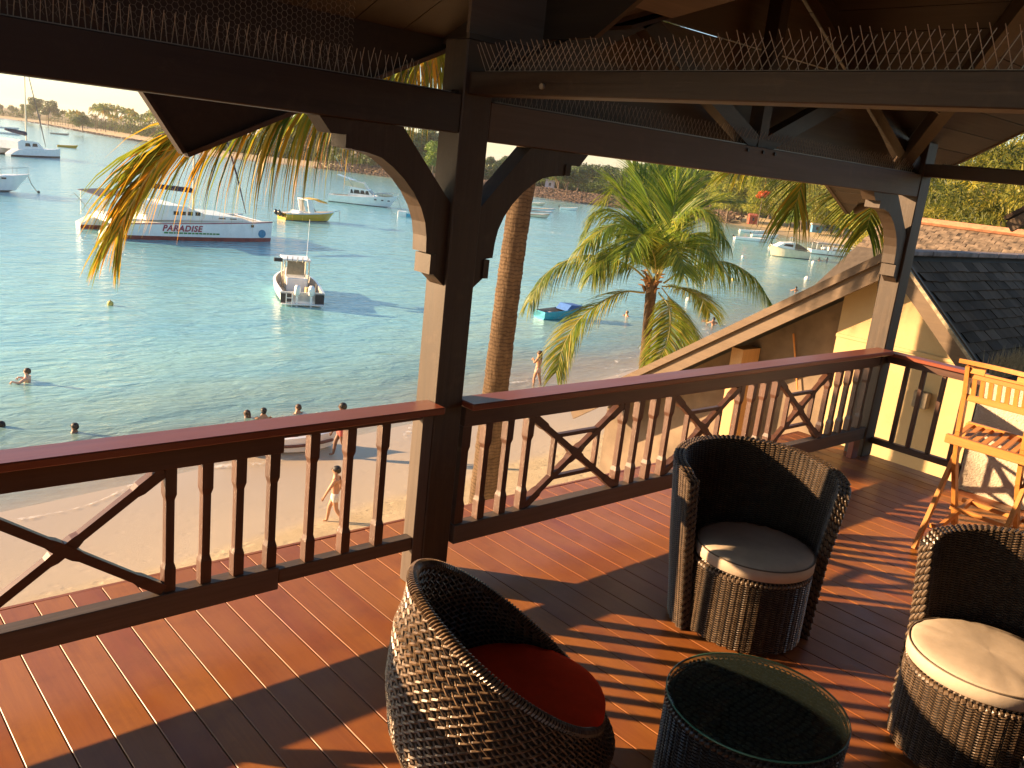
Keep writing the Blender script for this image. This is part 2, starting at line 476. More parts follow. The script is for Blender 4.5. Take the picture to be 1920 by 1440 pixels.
# swash: thin broken foam lines lying along the waterline
def foam():
    t = NT("sea_foam"); t.bsdf((0.8, 0.78, 0.72), 0.7, 0.2)
    v = t.coord(); f = t.noise(v, 3.0, 6, 0.7)
    tr = t.n("BsdfTransparent"); mx = t.n("MixShader")
    t.l(t.ramp(f, [(0.50, (0, 0, 0)), (0.66, (0.6, 0.6, 0.6))]), mx.inputs[0]); t.l(tr.outputs[0], mx.inputs[1]); t.l(t.b.outputs[0], mx.inputs[2])
    t.l(mx.outputs[0], t.out.inputs[0])
    b = MB()
    for off, wd, zz, ph in ((0.6, 0.26, 0.030, 0.0), (-1.6, 0.22, 0.012, 2.1)):
        V = []; F = []; k = 0
        x = -30.0
        pts = [(p, n) for p, n in zip(SP, SN) if -60 < p[0] < 95]
        for i in range(len(pts)-1):
            for s_ in range(6):
                u = s_/6
                p = Vector(pts[i][0]).lerp(Vector(pts[i+1][0]), u); n = pts[i][1].lerp(pts[i+1][1], u)
                o = off + 0.55*math.sin(p.x*0.55+ph) + 0.3*math.sin(p.x*1.3+2*ph)
                w = wd*(0.6+0.4*math.sin(p.x*0.8+ph*3))
                zb = Z_SEA + max(0.012, (o+w)*0.056) + zz*0.3
                V += [(p.x+n.x*(o-w), p.y+n.y*(o-w), zb), (p.x+n.x*(o+w*0.5), p.y+n.y*(o+w*0.5), zb+0.02)]
                k += 1
        F = [(2*i, 2*i+2, 2*i+3, 2*i+1) for i in range(k-1)]
        b.add(V, F)
    return tag(b.build("foam", t.m), kind="stuff")
foam()
# ------------------------------------------------------------------ deck
deck_b = MB()
deck_b.box(-6.0, 7.235, -2.6, 3.78, -0.32, -0.045)                # unseen slab, added so light doesn't leak between the boards
deck_b.box(-6.0, 7.22, 3.79, 3.86, -0.22, -0.035)               # joist along the outer edge
deck = deck_b.build("terrace_deck", simple("deck_joist", (0.05, 0.03, 0.02), 0.8))
tag(deck, kind="structure")
pk = MB(); pk.box(-0.0684, 0.0684, -2.55, 3.875, -0.03, 0.0, ch=0.0018)
pk_me = pk.mesh("plank", M_DECK)
for k in range(-33, 47):
    x = 0.724 + 0.141*k + 0.0705
    if x > 7.18: break
    o = link("plank", pk_me, deck, (x, 0.006*math.sin(k*12.9898), 0.0008*math.sin(k*7.3)))
eb = MB(); eb.box(-6.0, 7.22, 3.885, 3.91, -0.16, -0.004, ch=0.003)
eb.build("edge_board", M_DECK, deck)
# lower storey of the hotel under the deck
hw = simple("cream_render", (0.62, 0.54, 0.40), 0.85, 0.08, 3.0, 0.15)
lb = MB(); lb.box(-6.0, 7.1, -2.5, 3.3, -7.0, -0.33)
lo = lb.build("hotel_lower_storey", hw)
tag(lo, "cream rendered lower storey carrying the timber terrace deck", "building")
wb = MB(); wb.box(-6.0, 7.1, -2.75, -2.62, -0.3, 4.2)  # unseen wall behind the view, darkened to throw back less light
wo_ = wb.build("hotel_back_wall", simple("low_bounce_wall", (0.10, 0.065, 0.04), 0.7, 0.2)); tag(wo_, "unseen hotel wall, kept dark to cut bounce light, closing the terrace back", "wall")

# ------------------------------------------------------------------ timber pavilion
pav = thing("timber_pavilion", "dark timber roof frame on square posts sheltering the terrace", "pavilion", (2.5475, 3.28, 0))
POFF = Vector((-2.5475, -3.28, 0))
def pav_part(mb, name, mat, smooth=False):
    o = mb.build(name, mat, pav, smooth); o.location = POFF; return o
for px in (-2.1, 2.465, 7.05):
    b = MB(); b.box(px, px+0.165, 3.2, 3.365, 0.0, 2.60, ch=0.006); pav_part(b, "post", M_POST[2])
b = MB(); b.box(-1.93, 2.463, 3.206, 3.335, 2.198, 2.366, ch=0.004); pav_part(b, "beam", M_BEAM[0])
b = MB(); b.box(2.632, 7.048, 3.206, 3.335, 2.178, 2.352, ch=0.004); pav_part(b, "beam", wood("beam_weathered", (0.075, 0.052, 0.036), (0.125, 0.092, 0.066), 0.6, 0, 30, 0.1, 0.3, c=(0.095, 0.072, 0.053), worn=0.25))
b = MB(); b.box(2.49, 2.60, -2.6, 3.36, 2.3685, 2.464, ch=0.004); pav_part(b, "tie_beam", M_BEAM[1])
b = MB(); b.box(7.06, 7.19, -2.6, 3.198, 2.338, 2.436, ch=0.004); pav_part(b, "beam", M_BEAM[1])
BR = [(1.78, 2.196), (1.834, 2.135), (1.93, 2.135), (1.934, 2.081), (2.009, 2.074), (2.079, 2.059), (2.139, 2.026), (2.201, 1.98), (2.258, 1.924), (2.301, 1.865), (2.331, 1.799), (2.344, 1.737), (2.349, 1.664), (2.405, 1.657), (2.401, 1.562), (2.463, 1.512), (2.463, 1.89), (2.177, 2.196)]
def brace(fx, dz=0.0):
    b = MB(); poly = [(fx(x), z+dz) for x, z in BR]
    b.prism(poly, 3.222, 3.328); pav_part(b, "arched_brace", M_POST[2])
    # square pegs worked on the ends of the arch
    for u0, u1, z0, z1 in ((1.90, 1.934, 2.083, 2.137), (2.372, 2.4055, 1.565, 1.655)):
        b = MB(); xa, xb = sorted((fx(u0), fx(u1))); b.box(xa, xb, 3.215, 3.335, z0+dz, z1+dz); pav_part(b, "brace_block", M_POST[2])
brace(lambda x: x)
brace(lambda x: 5.095-x, -0.020)
brace(lambda x: x+4.585, -0.020)
for x, z in ((4.665, 2.325), (4.83, 2.325), (4.96, 2.325)):
    b = MB(); b.tube([(x, 3.207, z), (x, 3.196, z)], 0.011, 8); pav_part(b, 'bolt', simple('iron_bolt', (0.03, 0.025, 0.02), 0.5))
b = MB(); b.tube([(2.491, 2.72, 2.405), (2.480, 2.72, 2.405)], 0.012, 8); pav_part(b, 'bolt', simple('pale_bolt', (0.35, 0.33, 0.25), 0.5))
# gable truss standing on the beam of the wide bay
b = MB(); b.box(4.81, 4.90, 3.235, 3.325, 2.354, 3.46); pav_part(b, "king_post", M_BEAM[2])
for sx in (-1, 1):
    b = MB(); b.bar((4.85+sx*0.05, 3.28, 2.37), (4.85+sx*1.24, 3.28, 2.90), 0.085, 0.10); pav_part(b, "strut", M_BEAM[0])
    b = MB(); b.bar((4.85+sx*2.42, 3.28, 2.30), (4.85+sx*0.02, 3.28, 3.50), 0.085, 0.11); pav_part(b, "rafter", M_BEAM[0])
b = MB(); b.bar((7.15, 3.54-0.05, 2.33), (4.86, 1.69, 3.46), 0.085, 0.13); pav_part(b, "valley_rafter", M_POST[0])
b = MB(); b.bar((7.12, 3.07, 2.98), (7.12, 2.40, 3.62), 0.09, 0.13, up=(1, 0, 0)); pav_part(b, "strut", wood("pale_strut", (0.17, 0.115, 0.07), (0.25, 0.175, 0.11), 0.55, 0, 26, 0.1, 0.25))
b = MB(); b.prism([(3.66, 3.36), (3.02, 3.355), (3.48, 3.225)], 7.10, 7.14, plane="yz"); pav_part(b, "offcut_board", M_POST[1])
# boards of the gable wall above the beam
for k in range(6):
    z0 = 2.372 + 0.285*k + (0.008 if k == 2 else 0.002); z1 = 2.372+0.285*(k+1)
    xa0 = max(2.635, 1.72+2*(z0-1.96)); xa1 = max(2.635, 1.72+2*(z1-1.96))
    mid = 4.85; xl0 = xa0; xa0_l = 2.635 if z0 < 2.95 else xa0; xa1_l = 2.635 if z0 < 2.95 else xa1
    if xa0 > mid: break
    xa1 = min(xa1, mid-0.02)
    b = MB(); b.prism([(xa0_l, z0), (9.7-xa0, z0), (9.7-xa1, z1), (xa1_l, z1)], 3.415+0.004*(k % 2), 3.437+0.004*(k % 2)); pav_part(b, "gable_board", M_ROOFBOARD_X)

# cross-gabled roof: the undersides are boards, one by one, running with the ridges
def quad_slab(b, q, th):
    n = (Vector(q[1])-Vector(q[0])).cross(Vector(q[3])-Vector(q[0])).normalized()
    if n.z < 0: n = -n
    V = [Vector(p) for p in q] + [Vector(p)+n*th for p in q]
    b.add(V, [(0, 1, 2, 3), (7, 6, 5, 4), (0, 4, 5, 1), (1, 5, 6, 2), (2, 6, 7, 3), (3, 7, 4, 0)])
XL = 3.13                                    # left of this line the lean-to slope of the next bay takes over
def roof(x0, front, part):
    W = 6.4; k = 0.806; N = 16; d = 3.2/N
    for s in (0, 1):
        for i in range(N):
            da, db = d*i+0.003, d*(i+1)-0.003
            if s == 0 and x0+da < XL-0.05: continue
            X = (lambda q: x0+q) if s == 0 else (lambda q: x0+W-q)
            q = [(X(da), front, 1.96+0.5*da), (X(db), front, 1.96+0.5*db), (X(db), front-k*db, 1.96+0.5*db), (X(da), front-k*da, 1.96+0.5*da)]
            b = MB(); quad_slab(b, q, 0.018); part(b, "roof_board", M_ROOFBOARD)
    d = 0.2
    for i in range(32):
        ta, tb = d*i+0.003, d*(i+1)-0.003
        za, zb = (1.96+0.62*min(t, 6.4-t) for t in (ta, tb))
        if i == 15: tb = 3.2; zb = 1.96+0.62*3.2
        spans = [(x0, x0+ta/k, x0, x0+tb/k), (x0+W-ta/k, x0+W, x0+W-tb/k, x0+W)] if tb < 2.58 else [(x0, x0+W, x0, x0+W)]
        for xa, xb, xc, xd in spans:
            xa = max(xa, XL); xc = max(xc, XL)
            if min(xb-xa, xd-xc) < 0.02: continue
            q = [(xa, front-ta, za), (xb, front-ta, za), (xd, front-tb, zb), (xc, front-tb, zb)]
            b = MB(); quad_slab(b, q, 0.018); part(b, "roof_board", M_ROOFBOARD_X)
    # unseen plain sheets above the boards, added so no light leaks in
    b = MB(); o = 0.05
    X = lambda q: x0+W-q
    quad_slab(b, [(XL, front+0.02, 1.96+0.5*(XL-x0)+o), (x0+3.2, front+0.02, 3.56+o), (x0+3.2, front-2.62, 3.56+o), (XL, front-k*(XL-x0)-0.03, 1.96+0.5*(XL-x0)+o)], 0.05)
    quad_slab(b, [(X(0), front+0.02, 1.96+o), (X(3.2), front+0.02, 3.56+o), (X(3.2), front-2.6, 3.56+o), (X(0.005), front-0.01, 1.96+o)], 0.05)
    quad_slab(b, [(XL, front-k*(XL-x0), 1.96+0.5*(XL-x0)+o), (x0+3.2, front-2.58, 3.56+o), (x0+3.2, front-3.2, 3.944+o), (XL, front-3.2, 3.944+o)], 0.05)
    quad_slab(b, [(X(-0.02), front, 1.96+o), (X(3.2), front-2.58, 3.56+o), (X(3.2), front-3.2, 3.944+o), (X(-0.02), front-3.2, 3.944+o)], 0.05)
    quad_slab(b, [(XL, front-3.2, 3.944+o), (x0+W, front-3.2, 3.944+o), (x0+W, front-6.6, 1.84+o), (XL, front-6.6, 1.84+o)], 0.05)
    part(b, "roof_covering", simple("light_stop_sheet", (0.05, 0.045, 0.045), 0.85, 0.3, 12, 0.4))
    b = MB(); b.bar((XL, front+0.017, 1.96+0.5*(XL-x0)+0.045), (x0+3.2, front+0.017, 3.56+0.045), 0.035, 0.09); part(b, "barge_board", M_POST[0])
    b = MB(); b.bar((X(0.0), front+0.017, 1.96+0.045), (X(3.2), front+0.017, 3.56+0.045), 0.035, 0.09); part(b, "barge_board", M_POST[0])
    b = MB(); b.bar((x0+W+0.017, front-0.02, 1.97+0.05), (x0+W+0.017, front-3.2, 3.944+0.05), 0.035, 0.11); part(b, "barge_board", wood("pale_barge", (0.13, 0.09, 0.055), (0.19, 0.135, 0.085), 0.6, 1, 26, 0.1, 0.25))
    b = MB(); b.bar((x0+W+0.017, front-3.2, 3.944+0.05), (x0+W+0.017, front-6.5, 1.95), 0.035, 0.11); part(b, "barge_board", M_POST[1])
roof(1.65, 4.27, pav_part)
# lean-to slope over the left bay: wide boards running up the slope
ZS = lambda y: 2.73+0.40*(4.25-y)
for i in range(30):
    xa = XL-0.303*(i+1)+0.004; xb = XL-0.303*i-0.002
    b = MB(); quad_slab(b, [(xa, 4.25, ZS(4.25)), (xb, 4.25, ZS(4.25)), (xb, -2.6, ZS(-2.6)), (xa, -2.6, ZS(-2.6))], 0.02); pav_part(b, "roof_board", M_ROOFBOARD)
b = MB(); quad_slab(b, [(-6.2, 4.28, ZS(4.28)+.03), (XL+0.02, 4.28, ZS(4.28)+.03), (XL+0.02, -2.7, ZS(-2.7)+.03), (-6.2, -2.7, ZS(-2.7)+.03)], 0.06); pav_part(b, "roof_covering", simple("light_stop_sheet", (0.05, 0.045, 0.045)))  # unseen sheet over the lean-to too, added against light leaks
b = MB(); b.prism([(4.25, 2.70), (3.07, 2.70), (1.07, 3.94), (-2.6, 1.70), (-2.6, ZS(-2.6)+0.02), (4.25, ZS(4.25)+0.02)], XL-0.035, XL-0.005, plane="yz"); pav_part(b, "cheek_board", M_ROOFBOARD)
for y in (2.2, 1.0):
    b = MB(); b.bar((-6.0, y, ZS(y)-0.07), (XL-0.04, y, ZS(y)-0.07), 0.07, 0.11); pav_part(b, "purlin", M_BEAM[0])
b = MB(); b.prism([(-6.0, 2.26), (1.43, 2.26), (1.198, 2.575), (1.198, 2.74), (-6.0, 2.74)], 4.255, 4.285); pav_part(b, 'eave_panel', M_ROOFBOARD)
# boxed eave end: a boarded panel with a slanting lower edge
EV = [(1.645, 1.972), (3.20, 2.715), (3.20, 2.74), (1.20, 2.74), (1.20, 2.58)]
b = MB(); b.prism(EV, 4.255, 4.285); pav_part(b, "eave_panel", M_ROOFBOARD)
b = MB(); b.bar((1.655, 4.26, 1.966), (3.20, 4.26, 2.707), 0.06, 0.022); pav_part(b, "eave_trim", M_GREY[0])  # paler strip stands in for the light along the panel's lower edge
b = MB(); b.bar((1.64, 4.26, 1.975), (1.20, 4.26, 2.575), 0.06, 0.02); pav_part(b, "eave_trim", M_BEAM[0])

# ------------------------------------------------------------------ railings
def baluster(b, x, y, z0, z1, w=0.046, mid=0.034, d=0.046):
    prof = [(z0, w), (z0+0.10, w), (z0+0.125, mid), (z1-0.135, mid), (z1-0.11, w), (z1, w)]
    V = []; F = []
    for z, ww in prof:
        k = ww/w
        V += [(x-ww/2, y-d*k/2, z), (x+ww/2, y-d*k/2, z), (x+ww/2, y+d*k/2, z), (x-ww/2, y+d*k/2, z)]
    for i in range(len(prof)-1):
        for j in range(4): F.append((i*4+j, i*4+(j+1) % 4, (i+1)*4+(j+1) % 4, (i+1)*4+j))
    F += [(3, 2, 1, 0), tuple(range(len(V)-4, len(V)))]
    b.add(V, F)
def xpanel(par, off, xa, xb, z0, z1, y, mats, square=True):
    P = lambda b, n: setattr(b.build(n, mats[0], par), "location", off)
    def arm(za, zb, dy):
        b = MB(); L = Vector((xb-xa, 0, zb-za)).length; d = Vector((xb-xa, 0, zb-za))/L; u = Vector((0, 1, 0)); n = d.cross(u)
        prof = [(0, 0.046), (0.12*L, 0.046), (0.15*L, 0.036), (0.42*L, 0.036), (0.45*L, 0.046), (0.55*L, 0.046), (0.58*L, 0.036), (0.85*L, 0.036), (0.88*L, 0.046), (L, 0.046)]
        V = []; F = []
        for t, w in prof:
            c = Vector((xa, y+dy, za)) + d*t
            for q in ((-1, -1), (1, -1), (1, 1), (-1, 1)): V.append(c+n*(q[0]*w/2)+u*(q[1]*w/2*0.9))
        for i in range(len(prof)-1):
            for j in range(4): F.append((i*4+j, i*4+(j+1) % 4, (i+1)*4+(j+1) % 4, (i+1)*4+j))
        F += [(3, 2, 1, 0), tuple(range(len(V)-4, len(V)))]
        b.add(V, F); P(b, "cross_brace")
    arm(z0, z1, 0.0); arm(z1, z0, -0.003)
    if square:
        xc = (xa+xb)/2; zc = (z0+z1)/2; hx = 0.175; hz = hx*(z1-z0)/(xb-xa)
        for s in (-1, 1):
            b = MB(); b.box(xc+s*hx-0.011, xc+s*hx+0.011, y-0.016, y+0.016, zc-hz+0.012, zc+hz-0.012); P(b, "square_bar")
            b = MB(); b.box(xc-hx+0.014, xc+hx-0.014, y-0.014, y+0.014, zc+s*hz-0.011, zc+s*hz+0.011); P(b, "square_bar")
YB = 3.237
rl = thing("railing", "dark timber railing left of the middle post with a plain cross brace panel", "railing", (0.0, YB, 0))
offl = Vector((0, -YB, 0))
def rp(b, name, mat, par, off):
    o = b.build(name, mat, par); o.location = off; return o
b = MB(); b.box(-1.93, 2.463, 3.116, 3.262, 0.915, 0.949, ch=0.005); rp(b, "handrail", M_RAIL[0], rl, offl)
b = MB(); b.box(-1.93, 1.685, 3.203, 3.268, 0.805, 0.913, ch=0.003); rp(b, "top_rail", M_BAL[0], rl, offl)
b = MB(); b.box(1.687, 2.40, 3.209, 3.262, 0.868, 0.913, ch=0.003); rp(b, "top_rail", M_BAL[0], rl, offl)
b = MB(); b.box(-1.93, 1.685, 3.203, 3.270, 0.165, 0.272, ch=0.003); rp(b, "bottom_rail", M_GREY[0], rl, offl)
b = MB(); b.box(1.687, 2.40, 3.209, 3.266, 0.190, 0.258, ch=0.003); rp(b, "bottom_rail", M_GREY[0], rl, offl)
for x in (1.212, 1.360, 1.502, 1.652):
    b = MB(); baluster(b, x, YB, 0.274, 0.803); rp(b, "baluster", M_BAL[2], rl, offl)
for x in (1.838, 2.022, 2.204):
    b = MB(); baluster(b, x, YB, 0.260, 0.866); rp(b, "baluster", M_BAL[2], rl, offl)
b = MB(); b.box(2.402, 2.462, 3.203, 3.29, 0.0, 0.913, ch=0.003); rp(b, "newel", M_GREY[2], rl, offl)
xpanel(rl, offl, 0.465, 1.187, 0.285, 0.795, YB, [M_BAL[0]], False)
for x in (0.442, 0.295, 0.150, 0.005, -0.90, -1.05, -1.20, -1.35):
    b = MB(); baluster(b, x, YB, 0.274, 0.803); rp(b, "baluster", M_BAL[2], rl, offl)
xpanel(rl, offl, -0.875, -0.02, 0.285, 0.795, YB, [M_BAL[0]], False)
# the next bay further left lets its shadows reach the deck
rl2 = thing("railing", "dark timber railing of the farthest left bay, beyond the frame", "railing", (-4.0, YB, 0))
off2 = Vector((4.0, -YB, 0))
b = MB(); b.box(-5.9, -2.105, 3.116, 3.262, 0.915, 0.949, ch=0.005); rp(b, "handrail", M_RAIL[0], rl2, off2)
b = MB(); b.box(-5.9, -2.105, 3.203, 3.268, 0.805, 0.913, ch=0.003); rp(b, "top_rail", M_BAL[0], rl2, off2)
b = MB(); b.box(-5.9, -2.105, 3.203, 3.270, 0.165, 0.272, ch=0.003); rp(b, "bottom_rail", M_GREY[0], rl2, off2)
for i in range(24):
    b = MB(); baluster(b, -2.2-0.148*i, YB, 0.274, 0.803); rp(b, "baluster", M_BAL[2], rl2, off2)
rm = thing("railing", "long timber railing between the two posts with squares set in its crosses", "railing", (4.85, YB, 0))
offm = Vector((-4.85, -YB, 0))
b = MB(); b.box(2.632, 7.048, 3.116, 3.262, 0.912, 0.946, ch=0.005); rp(b, "handrail", M_RAIL[0], rm, offm)
b = MB(); b.box(2.66, 7.02, 3.203, 3.268, 0.800, 0.910, ch=0.003); rp(b, "top_rail", M_BAL[0], rm, offm)
b = MB(); b.box(2.66, 7.02, 3.203, 3.270, 0.165, 0.268, ch=0.003); rp(b, "bottom_rail", M_GREY[0], rm, offm)
for x in (2.835, 2.985, 3.133, 3.902, 4.040, 4.190, 4.342, 5.100, 5.250, 5.398, 5.548, 6.296, 6.450, 6.600, 6.750):
    b = MB(); baluster(b, x, YB, 0.270, 0.798); rp(b, "baluster", M_BAL[2], rm, offm)
for x in (2.690, 6.915):
    b = MB(); baluster(b, x, YB, 0.272, 0.798, 0.056, 0.046); rp(b, "baluster", M_BAL[2], rm, offm)
b = MB(); b.box(6.90, 7.0, 3.215, 3.262, 0.0, 0.163, ch=0.003); rp(b, "foot_block", M_RAIL[2], rm, offm)
for xa, xb in ((3.158, 3.878), (4.367, 5.075), (5.573, 6.271)):
    xpanel(rm, offm, xa, xb, 0.280, 0.790, YB, [M_BAL[0]], True)
rs = thing("railing", "short timber side railing from the corner post to the rough wall", "railing", (7.17, 2.8, 0))
offs_ = Vector((-7.17, -2.8, 0))
b = MB(); b.box(7.10, 7.225, 2.425, 3.198, 0.888, 0.918, ch=0.004); rp(b, "handrail", M_RAIL[1], rs, offs_)
b = MB(); b.box(7.145, 7.20, 2.425, 3.198, 0.825, 0.886, ch=0.003); rp(b, "top_rail", M_BAL[1], rs, offs_)
b = MB(); b.box(7.145, 7.20, 2.425, 3.198, 0.118, 0.170, ch=0.003); rp(b, "bottom_rail", M_BAL[1], rs, offs_)
for y in (3.033, 2.893, 2.728, 2.552):
    b = MB(); b.box(7.155, 7.19, y-0.017, y+0.017, 0.172, 0.823, ch=0.003); rp(b, "baluster", M_BAL[2], rs, offs_)
b = MB(); b.box(7.145, 7.20, 2.424, 2.452, 0.0, 0.823); rp(b, "newel", M_POST[2], rs, offs_)

# ------------------------------------------------------------------ bird spikes and netting
M_SPIKE = simple("spike_plastic", (0.38, 0.30, 0.22), 0.35, 0.1)
sb = MB(); sb.tube([(0, 0, 0), (0, 0, 1)], [0.0017, 0.0013], 4)
spike_me = sb.mesh("spike", M_SPIKE)
def spike_strip(label, a, b_, step, h, lean, seed):
    rnd = random.Random(seed); a = Vector(a); b_ = Vector(b_); d = (b_-a).normalized(); L = (b_-a).length
    side = Vector((-d.y, d.x, 0))
    t = thing("bird_spike_strip", label, "bird spikes", a, 0, "bird spike strips on the beams")
    mb = MB(); mb.bar((0, 0, 0.004), b_-a+Vector((0, 0, 0.004)), 0.022, 0.006); mb.build("base", M_SPIKE, t)
    n = int(L/step)
    for i in range(n):
        for s in (-1, 1):
            o = link("spike", spike_me, t)
            o.location = d*(i*step + 0.3*step*s) + Vector((0, 0, 0.006))
            q = Vector((0, 0, 1)) + side*(s*0.45+rnd.uniform(-.06, .06)) + d*(rnd.uniform(-.05, .05)+lean*s)
            o.rotation_mode = 'QUATERNION'; o.rotation_quaternion = q.to_track_quat('Z', 'Y')
            o.scale = (1, 1, h*rnd.uniform(0.92, 1.06))
spike_strip("row of thin bird spikes along the left beam", (0.2, 3.27, 2.367), (2.44, 3.27, 2.367), 0.038, 0.115, 0.05, 1)
spike_strip("row of thin bird spikes along the tie beam overhead", (2.545, 3.15, 2.465), (2.545, 0.6, 2.465), 0.033, 0.125, 0.25, 2)
spike_strip("row of thin bird spikes along the beam under the boarded gable", (2.68, 3.255, 2.353), (7.0, 3.255, 2.353), 0.034, 0.10, 0.06, 3)
spike_strip("row of stubby bird spikes along the side beam over the corner rail", (7.125, 3.1, 2.437), (7.125, 0.6, 2.437), 0.045, 0.022, 0.1, 4)
nb = MB(); r = 0.014
for i in range(90):
    for j in range(16):
        cx = 0.1 + i*r*1.5; cz = 2.40 + (j + 0.5*(i % 2))*r*1.732
        if cx > 2.0: continue
        for a in (0, 1, 2):
            p = (cx+r*math.cos(a*PI/3), 3.345, cz+r*math.sin(a*PI/3)); q = (cx+r*math.cos((a+1)*PI/3), 3.345, cz+r*math.sin((a+1)*PI/3))
            nb.bar(p, q, 0.0014, 0.0014, up=(0, 1, 0))
nt = nb.build("bird_netting", simple("net_wire", (0.16, 0.13, 0.10), 0.6), None)
tag(nt, "fine hexagonal wire netting closing the gap above the left beam", "netting", kind="thing")

# ------------------------------------------------------------------ rough wall at the end of the deck
def roughcast():
    t = NT("roughcast_plaster"); t.bsdf((0.62, 0.52, 0.40), 0.95, 0.15)
    v = t.coord(); g = t.noise(v, 60, 5, 0.7); g2 = t.noise(v, 4, 4)
    c = t.ramp(g2, [(0.3, (0.54, 0.45, 0.34)), (0.7, (0.66, 0.56, 0.44))])
    c = t.mix(t.ramp(g, [(0.62, (0, 0, 0)), (0.75, (0.5, 0.5, 0.5))]), c, (0.30, 0.23, 0.16))
    t.l(c, t.b.inputs["Base Color"]); t.bump(g, 0.8, 0.02); return t.m
b = MB(); b.box(7.08, 7.27, -2.6, 2.42, -0.04, 0.90, ch=0.01)
w = b.build("parapet_wall", roughcast()); tag(w, "rough beige plaster parapet wall behind the tall folding chair", "wall")

# ------------------------------------------------------------------ neighbouring house
def yellow_plaster():
    t = NT("yellow_plaster"); t.bsdf((0.5, 0.38, 0.17), 0.9, 0.15)
    v = t.coord(); g = t.noise(v, 1.6, 6, 0.65); g2 = t.noise(v, 30, 3)
    c = t.ramp(g, [(0.3, (0.46, 0.325, 0.165)), (0.7, (0.54, 0.39, 0.205))])
    st = t.noise(t.coord((1, 3.0, 0.5)), 1.3, 5, 0.7)
    c = t.mix(t.ramp(st, [(0.58, (0, 0, 0)), (0.75, (0.35, 0.35, 0.35))]), c, (0.36, 0.27, 0.14))
    t.l(c, t.b.inputs["Base Color"]); t.bump(g2, 0.15, 0.01); return t.m
M_YEL = yellow_plaster()
M_BARGE = wood("sun_bleached_barge", (0.085, 0.052, 0.027), (0.13, 0.083, 0.045), 0.6, 1, 20, 0.06, 0.25, worn=0.25)
HX = 9.5
house = thing("yellow_house", "yellow plastered house with an uneven gable and dark shingle roof beside the terrace", "house", (HX, 4.24, -7.0))
hoff = Vector((-HX, -4.24, 7.0))
def hp(b, n, m): o = b.build(n, m, house); o.location = hoff; return o
AP = (4.24, 1.62)                            # gable apex (y, z)
RS, LS = 0.95, 0.67                          # right and left roof slopes
RE, LE = 2.95, 8.6                           # right and left eave y
zR = lambda y: AP[1]-RS*(AP[1]*0+ (AP[0]-y)); zL = lambda y: AP[1]-LS*(y-AP[0])
b = MB(); b.prism([(4.90, -7), (3.05, -7), (3.05, zR(3.05)-0.12), (AP[0], AP[1]-0.12), (4.90, zL(4.90)-0.12)], HX, HX+0.2, plane="yz"); hp(b, "gable_wall", M_YEL)
b = MB(); b.prism([(8.5, -7), (4.902, -7), (4.902, zL(4.902)-0.12), (8.5, zL(8.5)-0.12)], HX+0.35, HX+0.5, plane="yz"); hp(b, "recessed_wall", simple("shaded_recess_plaster", (0.17, 0.125, 0.085), 0.9, 0.25, 2.2, 0.25))  # dark plaster colour stands in for the shade under the verge
b = MB(); b.box(HX+0.2, HX+0.36, 4.75, 4.899, -7, 0.60); hp(b, "return_wall", M_YEL)
b = MB(); b.box(HX+0.51, HX+8.5, 3.05, 8.4, -7, -2.2); hp(b, "body", M_YEL)
b = MB(); b.box(HX-0.06, HX+0.32, 6.05, 6.22, -7, zL(6.22)-0.16); hp(b, "pillar", wood("tan_pillar", (0.42, 0.24, 0.10), (0.55, 0.33, 0.15), 0.6, 2, 20, 0.05))  # pillar in a plain orange-tan timber
b = MB(); b.box(HX-0.02, HX-0.002, 3.05, 4.90, 0.565, 0.60); hp(b, "string_course", M_YEL)
b = MB(); b.tube([(HX+0.30, 5.42, -0.25), (HX+0.30, 5.62, 0.42)], 0.012, 6); hp(b, "thin_pole", M_TEAK[2])
for y0, y1, zf in ((AP[0]+0.0, RE, zR), (AP[0]-0.0, LE, zL)):
    b = MB(); b.bar((HX-0.32, y0, zf(y0)-0.10), (HX-0.32, y1, zf(y1)-0.10), 0.035, 0.20, up=(0, 0, 1)); hp(b, "barge_board", M_BARGE)
b = MB(); b.bar((HX-0.365, AP[0], zL(AP[0])+0.02), (HX-0.365, LE, zL(LE)+0.02), 0.05, 0.085); hp(b, "verge_strip", M_BARGE)
b = MB(); b.bar((HX-0.355, AP[0], zR(AP[0])-0.01), (HX-0.355, RE, zR(RE)-0.01), 0.04, 0.035); hp(b, "verge_strip", simple("pale_verge", (0.33, 0.27, 0.18), 0.8, 0.3, 20))
b = MB()
quad_slab(b, [(HX-0.30, AP[0], AP[1]-0.03), (HX+8.5, AP[0], AP[1]-0.03), (HX+8.5, RE, zR(RE)-0.03), (HX-0.30, RE, zR(RE)-0.03)], 0.012)
quad_slab(b, [(HX-0.30, AP[0], AP[1]-0.03), (HX+8.5, AP[0], AP[1]-0.03), (HX+8.5, LE, zL(LE)-0.03), (HX-0.30, LE, zL(LE)-0.03)], 0.03)
hp(b, "roof_deck", simple("roof_underlay", (0.05, 0.045, 0.04), 0.9))
M_SHING = wood("slate_shingle", (0.046, 0.028, 0.016), (0.085, 0.055, 0.034), 0.85, 1, 9, 0.4, 0.6, c=(0.10, 0.070, 0.050), worn=0.4, spec=0.15)
sl = math.atan(RS)
sh = []
for v in range(4):
    b = MB(); rnd = random.Random(v); w = 0.272+0.01*v
    V = []
    for sx, sy, z in ((-1, 0, 0.0), (1, 0, 0.0), (1, -1, 0.017), (-1, -1, 0.017)):
        V.append((sx*w/2, sy*(0.150+rnd.uniform(-.008, .008)), z+0.004+rnd.uniform(-.002, .004)))
    V += [(p[0], p[1], p[2]-0.009) for p in V]
    b.add(V, [(3, 2, 1, 0), (4, 5, 6, 7), (0, 1, 5, 4), (1, 2, 6, 5), (2, 3, 7, 6), (3, 0, 4, 7)])
    sh.append(b.mesh("shingle", M_SHING))
